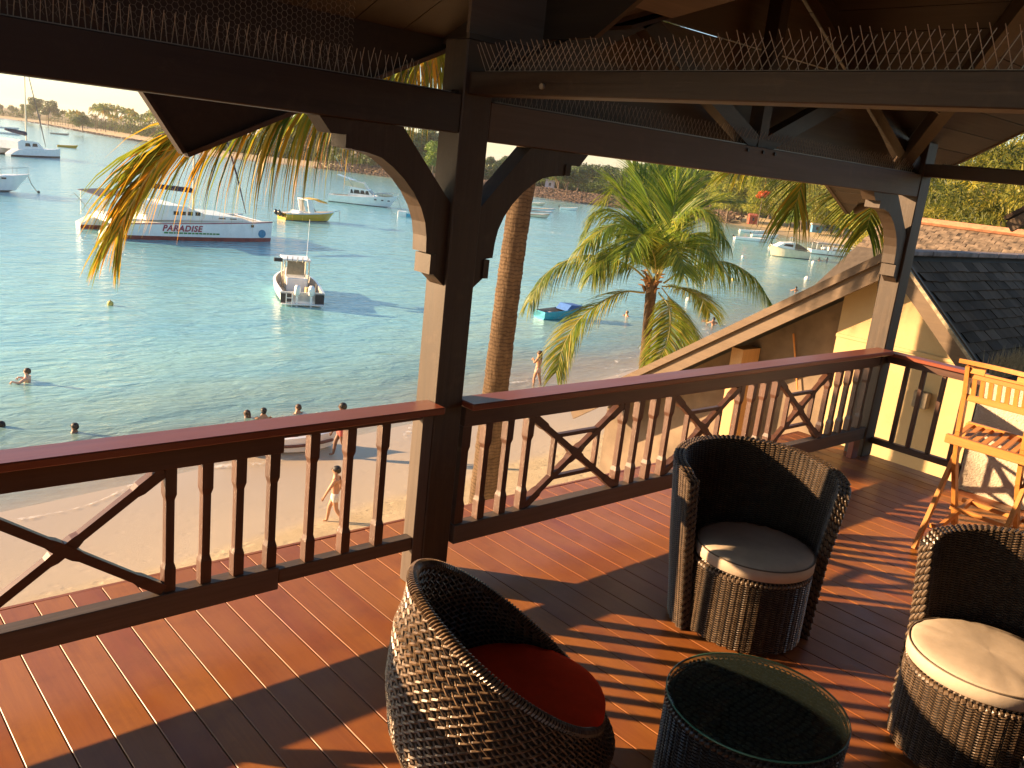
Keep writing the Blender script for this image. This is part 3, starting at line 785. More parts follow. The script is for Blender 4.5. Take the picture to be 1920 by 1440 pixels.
rnd = random.Random(5)
Ls = (AP[0]-RE)/math.cos(sl)
nrow = int(Ls/0.128)
for r_ in range(nrow):
    s_ = 0.10 + r_*0.128
    y = AP[0]-s_*math.cos(sl); z = AP[1]-s_*math.sin(sl)
    for k in range(22):
        x = HX-0.16 + k*0.285 + (0.14 if r_ % 2 else 0) + rnd.uniform(-.012, .012)
        o = link("shingle", sh[rnd.randrange(4)], house)
        o.location = Vector((x, y, z-0.012)) + hoff
        o.rotation_euler = (sl+rnd.uniform(-.02, .02), rnd.uniform(-.015, .015), rnd.uniform(-.02, .02))
b = MB()
for i in range(14):
    x = HX-0.33+i*0.62
    b.box(x, x+0.61, AP[0]-0.10, AP[0]+0.10, AP[1]-0.02, AP[1]+0.035, ch=0.01)
hp(b, "ridge_cap", simple("lead_ridge", (0.19, 0.145, 0.13), 0.8, 0.45, 5, 0.4))

b = MB(); b.box(HX-0.10, HX-0.001, 3.70, 3.86, 0.02, 0.20, ch=0.01); hp(b, 'wall_vent', simple('vent_metal', (0.22, 0.17, 0.11), 0.6, 0.2))
# dry grass grown along the eave of that house
def tuft(b, base, n, h, rnd, spread=0.25):
    for i in range(n):
        p = Vector(base)+Vector((rnd.uniform(-spread, spread), rnd.uniform(-.05, .05), 0))
        tip = p+Vector((rnd.uniform(-.07, .07), rnd.uniform(-.09, .04), h*rnd.uniform(.5, 1.1)))
        m = p.lerp(tip, 0.55)+Vector((rnd.uniform(-.015, .015), 0, 0.01))
        w = Vector((0.004, -0.003, 0))
        b.add([p-w, p+w, m+w*0.8, m-w*0.8, tip], [(0, 1, 2, 3), (3, 2, 4)])
b = MB(); rnd = random.Random(9)
for i in range(9): tuft(b, (HX-0.12+i*0.3, 3.10, zR(3.10)+0.0), 80, 0.30, rnd)
g = b.build("dry_grass", simple("dry_straw", (0.34, 0.24, 0.12), 0.8, 0.3, 30)); tag(g, kind="stuff")

# brown tiled house further along, ridge running inland
house2 = thing("brown_roofed_house", "house with a mossy brown tile roof under a brick red ridge behind the shingle roof", "house", (19, 5, -7.0))
o2 = Vector((-19, -5, 7.0))
def h2(b, n, m): o = b.build(n, m, house2); o.location = o2; return o
R2X, R2Z = 19.0, 1.74
b = MB(); b.box(16.4, 22, -6, 8.6, -7, 0.0); h2(b, "wall", M_YEL)
b = MB()
quad_slab(b, [(R2X, -6.5, R2Z), (R2X, 9.2, R2Z), (R2X-3.0, 9.2, R2Z-1.75), (R2X-3.0, -6.5, R2Z-1.75)], 0.05)
quad_slab(b, [(R2X, -6.5, R2Z), (R2X, 9.2, R2Z), (R2X+3.0, 9.2, R2Z-1.75), (R2X+3.0, -6.5, R2Z-1.75)], 0.05)
h2(b, "roof", simple("roof_base", (0.10, 0.075, 0.05), 0.9))
M_BT = simple("mossy_tile", (0.17, 0.120, 0.075), 0.9, 0.55, 6, 0.6)
b = MB(); b.box(-0.11, 0.11, -0.13, 0.0, 0.0, 0.022, ch=0.004); bt = b.mesh("tile", M_BT)
rnd = random.Random(3); s2 = math.atan(1.75/3.0)
for r_ in range(9):
    for k in range(30):
        s_ = 0.12+0.125*r_
        o = link("tile", bt, house2)
        o.location = Vector((R2X-s_*math.cos(s2), 9.1-0.225*k-(0.11 if r_ % 2 else 0), R2Z-s_*math.sin(s2)+0.055)) + o2
        o.rotation_euler = (s2*0+rnd.uniform(-.05, .05), rnd.uniform(-.08, .08), -PI/2+rnd.uniform(-.06, .06))
        o.rotation_euler = (Matrix.Rotation(-s2, 3, 'Y') @ Matrix.Rotation(-PI/2+rnd.uniform(-.06, .06), 3, 'Z') @ Matrix.Rotation(rnd.uniform(.0, .12), 3, 'X')).to_euler()
b = MB(); b.box(R2X-0.16, R2X+0.16, -6.5, 9.2, R2Z+0.02, R2Z+0.16, ch=0.05); h2(b, "ridge_cap", simple("brick_red_ridge", (0.46, 0.20, 0.105), 0.85, 0.2, 8, 0.2))

# roof corner of the next pavilion, far right
nr = thing("neighbour_roof", "corner of a timber eave with wooden fascia at the right edge", "roof", (9.5, 3.35, 2.01))
b = MB(); b.bar((0, 0.0, 0.0), (0, -3.0, 2.25), 0.05, 0.11); b.build("fascia", M_BARGE, nr)
b = MB(); quad_slab(b, [(-0.04, 0.04, 0.06), (4, 0.04, 0.06), (4, -3.0, 2.34), (-0.04, -3.0, 2.34)], 0.04); b.build("roof_slope", M_SHING, nr)
# ------------------------------------------------------------------ wicker furniture
def wicker_material(name, dark, mid, light, rough=0.36):
    t = NT(name); t.bsdf(mid, rough, 0.5)
    v = t.coord(rand=True); g = t.noise(v, 55, 3, 0.6); g2 = t.noise(v, 5, 3)
    c = t.ramp(g, [(0.3, dark), (0.52, mid), (0.75, light)])
    c = t.mix(t.ramp(g2, [(0.4, (0, 0, 0)), (0.7, (0.35, 0.35, 0.35))]), c, dark)
    t.l(c, t.b.inputs["Base Color"]); t.bump(t.noise(v, 220, 2), 0.2, 0.002); return t.m
M_WBROWN = wicker_material("brown_wicker", (0.045, 0.028, 0.017), (0.10, 0.066, 0.040), (0.17, 0.118, 0.074))
M_WTAN = wicker_material("tan_wicker", (0.06, 0.036, 0.02), (0.15, 0.094, 0.052), (0.24, 0.155, 0.088))
M_WBLACK = wicker_material("black_wicker", (0.010, 0.009, 0.008), (0.024, 0.020, 0.017), (0.045, 0.038, 0.032))
M_WBACK = simple("gap_shade_backing", (0.012, 0.008, 0.006), 0.8)  # dark sheet behind the weave; its colour stands in for shade in gaps
M_BEIGE = simple("beige_canvas", (0.48, 0.385, 0.29), 0.85, 0.05, 18, 0.12)
M_RED = simple("red_canvas", (0.85, 0.050, 0.008), 0.9, 0.05, 18, 0.1, spec=0.05)
M_PIPE = simple("cushion_piping", (0.13, 0.095, 0.065), 0.8)

def stitch(b, p, t, n, L, w, h, rr):
    """one visible strand of cane: a raised sliver along t"""
    s = n.cross(t).normalized()
    V = []
    for a, k, hh in ((-0.5, 0.75, -0.5), (-0.22, 1.0, 0.85), (0.22, 1.0, 0.85), (0.5, 0.75, -0.5)):
        c = p + t*(a*L)
        V += [c - s*(w*0.5*k) + n*(h*(hh-0.9)), c + n*(h*hh), c + s*(w*0.5*k) + n*(h*(hh-0.9))]
    F = []
    for i in range(3):
        F += [(i*3, i*3+1, i*3+4, i*3+3), (i*3+1, i*3+2, i*3+5, i*3+4)]
    b.add(V, F)
def weave(b, S, nu, nv, style, rnd, u0=0.0, u1=1.0, clip=None, flip=1.0, wk=1.0):
    """S(u,v)->point; covers the patch with strands. style: 'plain' | 'herring' | 'braid'"""
    e = 1e-3
    for j in range(nv):
        for i in range(nu):
            off = 0.5 if (style == 'herring' and j % 2) else 0.0
            u = u0 + (u1-u0)*((i+0.5+off*0.5)/nu); v = (j+0.5)/nv
            if clip and not clip(u, v): continue
            p = S(u, v); du = S(u+e, v)-p; dv = S(u, v+e)-p
            lu = du.length/e*(u1-u0)/nu; lv = dv.length/e/nv
            tu = du.normalized(); tv = dv.normalized(); n = tu.cross(tv).normalized()*flip
            if style == 'plain':
                q = 0.16*(1 if i % 2 else -1)
                t = (tu + tv*(q+rnd.uniform(-.06, .06))).normalized()
                stitch(b, p + tv*(lv*0.25*(1 if i % 2 else -1)), t, n, lu*1.04, lv*0.60*wk, 0.0042, rnd)
            elif style == 'herring':
                sg = 1 if j % 2 else -1
                t = (tu + tv*(sg*0.62+rnd.uniform(-.05, .05))).normalized()
                stitch(b, p, t, n, lu*1.30, lv*0.62*wk, 0.0045, rnd)
            else:
                t = (tv + tu*(0.50*(1 if i % 2 else 1)+rnd.uniform(-.08, .08))).normalized()
                stitch(b, p + tv*(lv*0.33*(i % 3-1)), t, n, lv*1.25, lu*0.60*wk, 0.0045, rnd)
def grid(b, S, nu, nv, flip=False):
    V = [S(i/nu, j/nv) for j in range(nv+1) for i in range(nu+1)]
    F = []
    for j in range(nv):
        for i in range(nu):
            q = (j*(nu+1)+i, j*(nu+1)+i+1, (j+1)*(nu+1)+i+1, (j+1)*(nu+1)+i)
            F.append(q[::-1] if flip else q)
    b.add(V, F)

def cushion(name, label, center, r, z0, z1, mat, pipe=True, rz=0):
    t = thing(name, label, "cushion", center, rz)
    n = 48; rnd = random.Random(int(r*1000)); V = []; F = []
    prof = [(0.0, z0), (r*0.9, z0), (r, z0+0.012), (r, z1-0.014), (r*0.985, z1-0.004), (r*0.93, z1+0.006), (r*0.8, z1+0.014), (r*0.55, z1+0.020), (r*0.25, z1+0.020), (0.001, z1+0.019)]
    for a in range(len(prof)):
        for k in range(n):
            rr, z = prof[a]; th = 2*PI*k/n
            if 5 <= a <= 6: z += 0.0045*math.sin(th*17+math.sin(th*3)*2)*(0.5+0.5*math.sin(th*2+1))
            if a >= 6: z += 0.004*math.sin(3*th+1)*rr/r
            V.append((rr*math.cos(th), rr*math.sin(th), z))
    for a in range(len(prof)-1):
        for k in range(n): F.append((a*n+k, a*n+(k+1) % n, (a+1)*n+(k+1) % n, (a+1)*n+k))
    b = MB(); b.add(V, F); b.build("pad", mat, t, smooth=True)
    if pipe:
        for z in (z1-0.002,):
            b = MB(); ring = [(r*0.992*math.cos(2*PI*k/n), r*0.992*math.sin(2*PI*k/n), z) for k in range(n+1)]
            b.tube(ring, 0.0032, 6, cap=False); b.build("piping", M_PIPE, t, smooth=True)
    return t

# barrel chair: woven drum seat inside a flared wrap-around back; front of the chair is local +X
HALF = math.radians(112)
def make_barrel_chair():
    rnd = random.Random(11)
    t = thing("barrel_chair", "", "chair", (0, 0, 0), 0, "brown wicker barrel chairs with beige cushions")
    ro = lambda z: 0.345+0.085*(z/0.87)**1.1
    ht = lambda a: 0.825-0.05*(abs(a)/HALF)**2 - 0.16*max(0.0, abs(a)/HALF-0.90)**1.0*2
    def P(a, r, z): return Vector((-r*math.cos(a)-0.085*(0.4+0.6*min(1, z/0.4)), -r*math.sin(a), z))
    So = lambda u, v: P((u*2-1)*HALF, ro(v*ht((u*2-1)*HALF)), v*ht((u*2-1)*HALF))
    Si = lambda u, v: P((u*2-1)*HALF, ro(v*ht((u*2-1)*HALF))-0.056, v*ht((u*2-1)*HALF))
    Soi = lambda u, v: P((u*2-1)*HALF, ro(v*ht((u*2-1)*HALF))-0.006, v*ht((u*2-1)*HALF))
    Sii = lambda u, v: P((u*2-1)*HALF, ro(v*ht((u*2-1)*HALF))-0.050, v*ht((u*2-1)*HALF))
    b = MB(); grid(b, Soi, 48, 16); grid(b, Sii, 48, 16, True)
    grid(b, lambda u, v: Soi(u, 1.0).lerp(Sii(u, 1.0), v), 48, 1)
    for uu in (0.0, 1.0): grid(b, lambda u, v: Soi(uu, v).lerp(Sii(uu, v), u), 1, 16)
    b.build("shell", M_WBACK, t)
    b = MB(); weave(b, So, 62, 74, 'plain', rnd, flip=1); tag(b.build("outer_weave", M_WBROWN, t), kind="stuff")
    b = MB(); weave(b, lambda u, v: Si(u, 0.42+0.58*v), 54, 42, 'plain', rnd, flip=-1); tag(b.build("inner_weave", M_WBROWN, t), kind="stuff")
    b = MB()
    for uu, fl in ((0.0, -1), (1.0, 1)):
        weave(b, lambda u, v: So(uu, v).lerp(Si(uu, v), u) + Vector((0.004*(-math.cos((uu*2-1)*(HALF+PI/2))), 0.004*(-math.sin((uu*2-1)*(HALF+PI/2))), 0)), 3, 22, 'braid', rnd, flip=fl, wk=1.3)
    tag(b.build("edge_braid", M_WBROWN, t), kind="stuff")
    b = MB(); weave(b, lambda u, v: So(v, 1.0).lerp(Si(v, 1.0), u)+Vector((0, 0, 0.003)), 3, 60, 'braid', rnd, flip=-1, wk=1.3)
    tag(b.build("top_braid", M_WBROWN, t), kind="stuff")
    rd = 0.288; b = MB(); b.lathe([(0.0, 0.005), (rd-0.02, 0.005), (rd-0.006, 0.02), (rd-0.006, 0.345), (rd-0.03, 0.362), (0.0, 0.362)], 40); b.build("seat_drum", M_WBACK, t)
    D = lambda u, v: Vector((rd*math.cos((u*2-1)*2.2), rd*math.sin((u*2-1)*2.2), 0.01+v*0.335))
    b = MB(); weave(b, D, 46, 30, 'plain', rnd, flip=1); tag(b.build("drum_weave", M_WBROWN, t), kind="stuff")
    b = MB(); weave(b, lambda u, v: Vector(((rd+0.004-u*0.03)*math.cos((v*2-1)*2.2), (rd+0.004-u*0.03)*math.sin((v*2-1)*2.2), 0.345+0.028*math.sin(u*PI*0.5))), 2, 60, 'braid', rnd, flip=-1, wk=1.2)
    tag(b.build("seat_rim", M_WBROWN, t), kind="stuff")
    return t
ch2 = make_barrel_chair()
ch2.location = (3.60, 2.06, 0.0); ch2.rotation_euler = (0, 0, math.radians(231))
ch2["label"] = "brown wicker barrel chair standing between the railing and the glass table"
ch3 = dup(ch2, (3.56, 0.95, 0.0), math.radians(157), "brown wicker barrel chair in front of the tall folding chair")
ch4 = dup(ch2, (1.765, 0.47, 0.0), math.radians(94), "brown wicker barrel chair cut off by the bottom edge, only its back top showing")
cushion("seat_cushion", "round beige cushion on the wicker chair nearest the railing", (3.59, 2.045, 0), 0.283, 0.372, 0.440, M_BEIGE)
cushion("seat_cushion", "round beige cushion on the wicker chair in front of the folding chair", (3.55, 0.952, 0), 0.288, 0.372, 0.440, M_BEIGE, rz=1.0)
cushion("seat_cushion", "round beige cushion on the wicker chair cut off by the bottom edge", (1.765, 0.475, 0), 0.283, 0.372, 0.440, M_BEIGE, rz=2.0)

# egg chair: bulging herringbone tub with a slanting rim
def make_egg_chair():
    rnd = random.Random(21)
    t = thing("egg_chair", "tan herringbone wicker tub chair with a slanting rim and red seat", "chair", (1.813, 1.848, 0))
    AZ = 2.581; ZC, SL, RR = 0.555, 0.668, 0.348
    def rad(v): 
        k = [(0.0, 0.285), (0.12, 0.315), (0.35, 0.375), (0.55, 0.392), (0.75, 0.382), (0.9, 0.362), (1.0, 0.348)]
        for a, b_ in zip(k, k[1:]):
            if v <= b_[0]:
                q = (v-a[0])/(b_[0]-a[0]); q = q*q*(3-2*q)*0.5+q*0.5
                return a[1]+(b_[1]-a[1])*q
        return 0.348
    def P(th, v, dr=0.0):
        zr = ZC+SL*RR*math.cos(th-AZ); z = 0.01+v*(zr-0.01)
        r = rad(min(1, max(0, v*zr/0.80*0.45+v*0.55))) if v < 0.999 else 0.348
        r = lerp(r, 0.348, max(0, (v-0.8)/0.2))+dr
        return Vector((r*math.cos(th), r*math.sin(th), z))
    So = lambda u, v: P(u*2*PI, v); Si = lambda u, v: P(u*2*PI, v, -0.030)
    b = MB(); grid(b, lambda u, v: P(u*2*PI, v, -0.006), 64, 20); grid(b, lambda u, v: P(u*2*PI, v, -0.024), 64, 20, True)
    b.build("shell", M_WBACK, t)
    b = MB(); weave(b, So, 66, 44, 'herring', rnd, flip=1); tag(b.build("outer_weave", M_WTAN, t), kind="stuff")
    b = MB(); weave(b, lambda u, v: Si(u, 0.40+0.60*v), 60, 30, 'herring', rnd, flip=-1); tag(b.build("inner_weave", M_WTAN, t), kind="stuff")
    n = 190; b = MB()
    rim = [P(2*PI*k/n, 1.0, -0.015)+Vector((0, 0, 0.003)) for k in range(n+1)]
    b.tube(rim, 0.014, 8, cap=False)
    b.build("rim_core", M_WBACK, t, smooth=True)
    b = MB()
    for k in range(n):                       # cane wound round the rim
        p, q = rim[k], rim[k+1]; d = (q-p).normalized()
        up = Vector((0, 0, 1)); s = d.cross(up).normalized(); u2 = s.cross(d)
        b.tube([p + (s*math.cos(a)+u2*math.sin(a))*0.0165 + d*(0.004*(a-PI/2)) for a in [PI*1.25*i/6-0.4 for i in range(7)]], 0.0046, 4, cap=False)
    tag(b.build("rim_wrap", M_WTAN, t), kind="stuff")
    b = MB(); b.lathe([(0.0, 0.24), (0.30, 0.24), (0.30, 0.262), (0.0, 0.262)], 32); b.build("seat_base", M_WBACK, t)
    return t
make_egg_chair()
cushion("seat_cushion", "round red cushion in the tan herringbone chair", (1.86, 1.816, 0), 0.292, 0.300, 0.398, M_RED, pipe=False)

# glass topped coffee table
def make_table():
    rnd = random.Random(31)
    t = thing("coffee_table", "round dark wicker drum table with a glass top", "table", (2.435, 1.275, 0))
    r = 0.295
    b = MB(); b.lathe([(0.0, 0.006), (r-0.02, 0.006), (r-0.006, 0.02), (r-0.006, 0.425), (r-0.02, 0.438), (0, 0.438)], 40); b.build("drum", M_WBACK, t)
    b = MB(); weave(b, lambda u, v: Vector((r*math.cos(u*2*PI), r*math.sin(u*2*PI), 0.01+v*0.40)), 64, 34, 'plain', rnd, flip=1); tag(b.build("side_weave", M_WBLACK, t), kind="stuff")
    b = MB(); weave(b, lambda u, v: Vector(((r+0.006-u*0.014)*math.cos(v*2*PI), (r+0.006-u*0.014)*math.sin(v*2*PI), 0.412+0.028*math.sin(u*PI*0.5))), 2, 90, 'braid', rnd, flip=-1, wk=1.2); tag(b.build("rim_braid", M_WBLACK, t), kind="stuff")
    b = MB()
    for i in range(24):
        x0 = -0.265+i*0.0225
        h = math.sqrt(max(0, 0.27**2-x0*x0))
        k = max(1, int(2*h/0.03))
        for j in range(k):
            stitch(b, Vector((x0, -h+(j+0.5)*2*h/k, 0.4385)), Vector((0.15*(1 if i % 2 else -1), 1, 0)).normalized(), Vector((0, 0, 1)), 2*h/k*1.05, 0.019, 0.003, rnd)
    tag(b.build("top_weave", wicker_material("charcoal_wicker", (0.05, 0.046, 0.038), (0.12, 0.11, 0.09), (0.20, 0.18, 0.145), 0.5), t), kind="stuff")
    g = NT("table_glass"); fr = g.n("Fresnel"); fr.inputs["IOR"].default_value = 1.45
    tr = g.n("BsdfTransparent"); tr.inputs["Color"].default_value = (0.62, 0.80, 0.71, 1)
    gl = g.n("BsdfGlossy"); gl.inputs["Roughness"].default_value = 0.03
    mx = g.n("MixShader"); df = g.n("BsdfDiffuse"); df.inputs["Color"].default_value = (0.16, 0.22, 0.19, 1); mx2 = g.n("MixShader"); mx2.inputs[0].default_value = 0.10
    g.l(fr.outputs[0], mx.inputs[0]); g.l(tr.outputs[0], mx2.inputs[1]); g.l(df.outputs[0], mx2.inputs[2]); g.l(mx2.outputs[0], mx.inputs[1]); g.l(gl.outputs[0], mx.inputs[2]); g.l(mx.outputs[0], g.out.inputs[0])
    b = MB(); R_ = 0.298; b.lathe([(R_, 0.4445), (R_, 0.4515), (R_-0.003, 0.454), (0.0, 0.454)], 72)
    b.build("glass_top", g.m, t, smooth=False)
    b = MB(); b.tube([(R_*math.cos(2*PI*k/72), R_*math.sin(2*PI*k/72), 0.449) for k in range(73)], 0.0038, 6, cap=False)
    b.build("glass_edge", simple("green_glass_edge", (0.05, 0.17, 0.115), 0.12, 0.05), t, smooth=True)
make_table()

# tall folding teak chair, seen from behind
def make_bar_chair():
    t = thing("folding_bar_chair", "tall folding chair of orange teak with slatted back and seat", "chair", (5.75, 1.82, 0))
    off = Vector((-5.75, -1.82, 0)); YA, YC = 2.0, 1.62
    def P(b, n, ax=0): o = b.build(n, M_TEAK[ax], t); o.location = off
    for y in (YA, YC):
        b = MB(); pts = [(6.03, 0.0), (5.735, 0.55), (5.665, 0.78), (5.63, 1.02), (5.575, 1.205)]
        for (xa, za), (xb, zb) in zip(pts, pts[1:]):
            b.bar((xa, y, za), (xb, y, zb), 0.026, 0.042, up=(1, 0, 0.4))
        P(b, "back_stile", 2)
        yy = y+(0.030 if y == YA else -0.030)
        b = MB(); b.bar((5.48, yy, 0.0), (5.895, yy, 0.785), 0.024, 0.042, up=(1, 0, -0.4)); P(b, "cross_leg", 2)
        b = MB(); b.bar((5.60, y+(-0.03 if y == YA else 0.03), 0.13), (6.10, y+(-0.03 if y == YA else 0.03), 0.235), 0.022, 0.036); P(b, "footrest_arm")
    b = MB(); b.box(5.590, 5.628, YC-0.05, YA+0.045, 0.700, 0.755, ch=0.004); P(b, "seat_rail", 1)
    b = MB(); b.box(5.870, 5.905, YC-0.05, YA+0.035, 0.765, 0.805, ch=0.004); P(b, "seat_rail", 1)
    for i in range(8):
        y = YC-0.005 + i*(YA-YC+0.01)/7
        b = MB(); b.bar((5.632, y, 0.738), (5.868, y, 0.790), 0.030, 0.014); P(b, "seat_slat")
    b = MB(); b.box(5.618, 5.640, YC+0.014, YA-0.014, 0.985, 1.025, ch=0.003); P(b, "back_rail", 1)
    b = MB(); b.box(5.588, 5.608, YC+0.014, YA-0.014, 1.130, 1.165, ch=0.003); P(b, "back_rail", 1)
    for i in range(7):
        y = YC+0.045 + i*(YA-YC-0.09)/6
        b = MB(); b.bar((5.629, y, 1.023), (5.598, y, 1.132), 0.026, 0.012, up=(1, 0, 0)); P(b, "back_slat", 2)
    b = MB(); b.bar((5.578, YC+0.014, 1.192), (5.578, YC+0.10, 1.192), 0.018, 0.052); b.bar((5.578, YA-0.10, 1.192), (5.578, YA-0.014, 1.192), 0.018, 0.052); b.bar((5.580, YC+0.014, 1.172), (5.580, YA-0.014, 1.172), 0.018, 0.014)
    tag(b.build("grip_rail", M_TEAK[1], t), kind="stuff").location = off
    b = MB(); n = 10
    V = []
    for i in range(n+1):
        u = i/n; y = lerp(YC-0.05, YA+0.035, u); bow = 0.028*math.sin(u*PI)
        for dx, dz in ((-0.055, 0.0), (0.045, -0.012), (0.045, 0.014), (-0.055, 0.026)):
            V.append((5.555+dx+bow, y, 1.222+dz))
    F = [(i*4+k, i*4+(k+1) % 4, (i+1)*4+(k+1) % 4, (i+1)*4+k) for i in range(n) for k in range(4)] + [(3, 2, 1, 0), (n*4, n*4+1, n*4+2, n*4+3)]
    b.add(V, F); P(b, "crest_rail", 1)
    for x, z in ((6.085, 0.232), (5.635, 0.140), (5.90, 0.215)):
        b = MB(); b.box(x-0.018, x+0.018, YC-0.02, YA+0.02, z-0.014, z+0.014, ch=0.003); P(b, "footrest_bar", 1)
    b = MB(); b.box(5.995, 6.02, YC+0.014, YA-0.014, 0.03, 0.065); P(b, "stretcher", 1)
make_bar_chair()
# ------------------------------------------------------------------ palms and trees
def leaf_material(name, stops, trans=0.35, rough=0.45, attr=True):
    t = NT(name); b = t.bsdf((0.1, 0.15, 0.03), rough, 0.35)
    if attr:
        at = t.n("Attribute"); at.attribute_name = "tint"; c = t.ramp(at.outputs["Fac"], stops)
    else: c = t.ramp(t.noise(t.coord(), 3), stops)
    oi = t.n("ObjectInfo"); hs = t.n("HueSaturation"); mr = t.n("MapRange"); mr.inputs["To Min"].default_value = 0.8; mr.inputs["To Max"].default_value = 1.2
    t.l(oi.outputs["Random"], mr.inputs["Value"]); t.l(mr.outputs[0], hs.inputs["Value"]); t.l(c, hs.inputs["Color"]); c = hs.outputs["Color"]
    t.l(c, b.inputs["Base Color"])
    tl = t.n("BsdfTranslucent"); t.l(c, tl.inputs["Color"]); mx = t.n("MixShader"); mx.inputs[0].default_value = trans
    t.l(b.outputs[0], mx.inputs[1]); t.l(tl.outputs[0], mx.inputs[2]); t.l(mx.outputs[0], t.out.inputs[0])
    return t.m
M_FROND = leaf_material("palm_leaf_green", [(0.0, (0.055, 0.11, 0.014)), (0.45, (0.14, 0.22, 0.022)), (0.75, (0.29, 0.31, 0.034)), (1.0, (0.44, 0.35, 0.065))], 0.50)
M_FROND_Y = leaf_material("palm_leaf_golden", [(0.0, (0.060, 0.105, 0.014)), (0.45, (0.19, 0.23, 0.022)), (0.7, (0.42, 0.27, 0.022)), (1.0, (0.52, 0.25, 0.025))], 0.45)
M_CASU = leaf_material("casuarina_needles", [(0.0, (0.11, 0.16, 0.022)), (0.5, (0.28, 0.31, 0.040)), (1.0, (0.46, 0.41, 0.06))], 0.45)
M_FEATH = leaf_material("feathery_leaves", [(0.0, (0.060, 0.080, 0.015)), (0.5, (0.20, 0.20, 0.028)), (1.0, (0.42, 0.34, 0.040))], 0.50)
M_BROAD = leaf_material("broad_leaves", [(0.0, (0.026, 0.058, 0.012)), (0.5, (0.065, 0.118, 0.022)), (1.0, (0.150, 0.195, 0.036))], 0.25)
M_LEAFY = leaf_material("bright_leaves", [(0.0, (0.055, 0.110, 0.014)), (0.5, (0.135, 0.225, 0.022)), (1.0, (0.26, 0.30, 0.040))], 0.40)

def bark(name, a, b_, rings=0.0, scale=6):
    t = NT(name); t.bsdf(a, 0.9, 0.15)
    v = t.coord((1, 1, 0.35)); g = t.noise(v, scale*3, 6, 0.65)
    c = t.ramp(g, [(0.3, a), (0.7, b_)])
    if rings:
        sx = t.n("SeparateXYZ"); tc = t.n("TexCoord"); t.l(tc.outputs["Object"], sx.inputs[0])
        w = t.n("TexWave", bands_direction='Z'); w.inputs["Scale"].default_value = rings; w.inputs["Distortion"].default_value = 5.0; w.inputs["Detail"].default_value = 3; w.inputs["Detail Scale"].default_value = 2.0
        t.l(tc.outputs["Object"], w.inputs["Vector"])
        c = t.mix(t.ramp(w.outputs["Fac"], [(0.08, (0.55, 0.55, 0.55)), (0.35, (0, 0, 0))]), c, tuple(x*0.35 for x in a))
        st = t.noise(t.coord((1, 1, 0.5)), 1.7, 5, 0.7)
        c = t.mix(t.ramp(st, [(0.45, (0, 0, 0)), (0.7, (0.6, 0.6, 0.6))]), c, tuple(x*0.45 for x in a))
    t.l(c, t.b.inputs["Base Color"]); t.bump(g, 0.7, 0.03); return t.m
M_PALMBARK = bark("palm_bark", (0.085, 0.055, 0.033), (0.17, 0.115, 0.07), 7.5)
M_BARK = bark("grey_brown_bark", (0.12, 0.085, 0.06), (0.22, 0.165, 0.12))
M_FIBRE = bark("palm_fibre", (0.16, 0.10, 0.06), (0.36, 0.25, 0.15), 0, 10)
M_RACHIS = simple("leaf_rib", (0.30, 0.27, 0.09), 0.5, 0.15)

class LB(MB):
    """mesh with a per-leaf tint"""
    def __init__(s): super().__init__(); s.tint = []
    def leaf(s, V, F, t, mi=0):
        s.add(V, F, mi); s.tint += [t]*len(V)
    def mesh(s, name, mats, smooth=False):
        me = MB.mesh(s, name, mats, smooth)
        tt = s.tint + [0.5]*(len(s.v)-len(s.tint))
        a = me.attributes.new("tint", 'FLOAT', 'POINT'); a.data.foreach_set("value", tt)
        return me

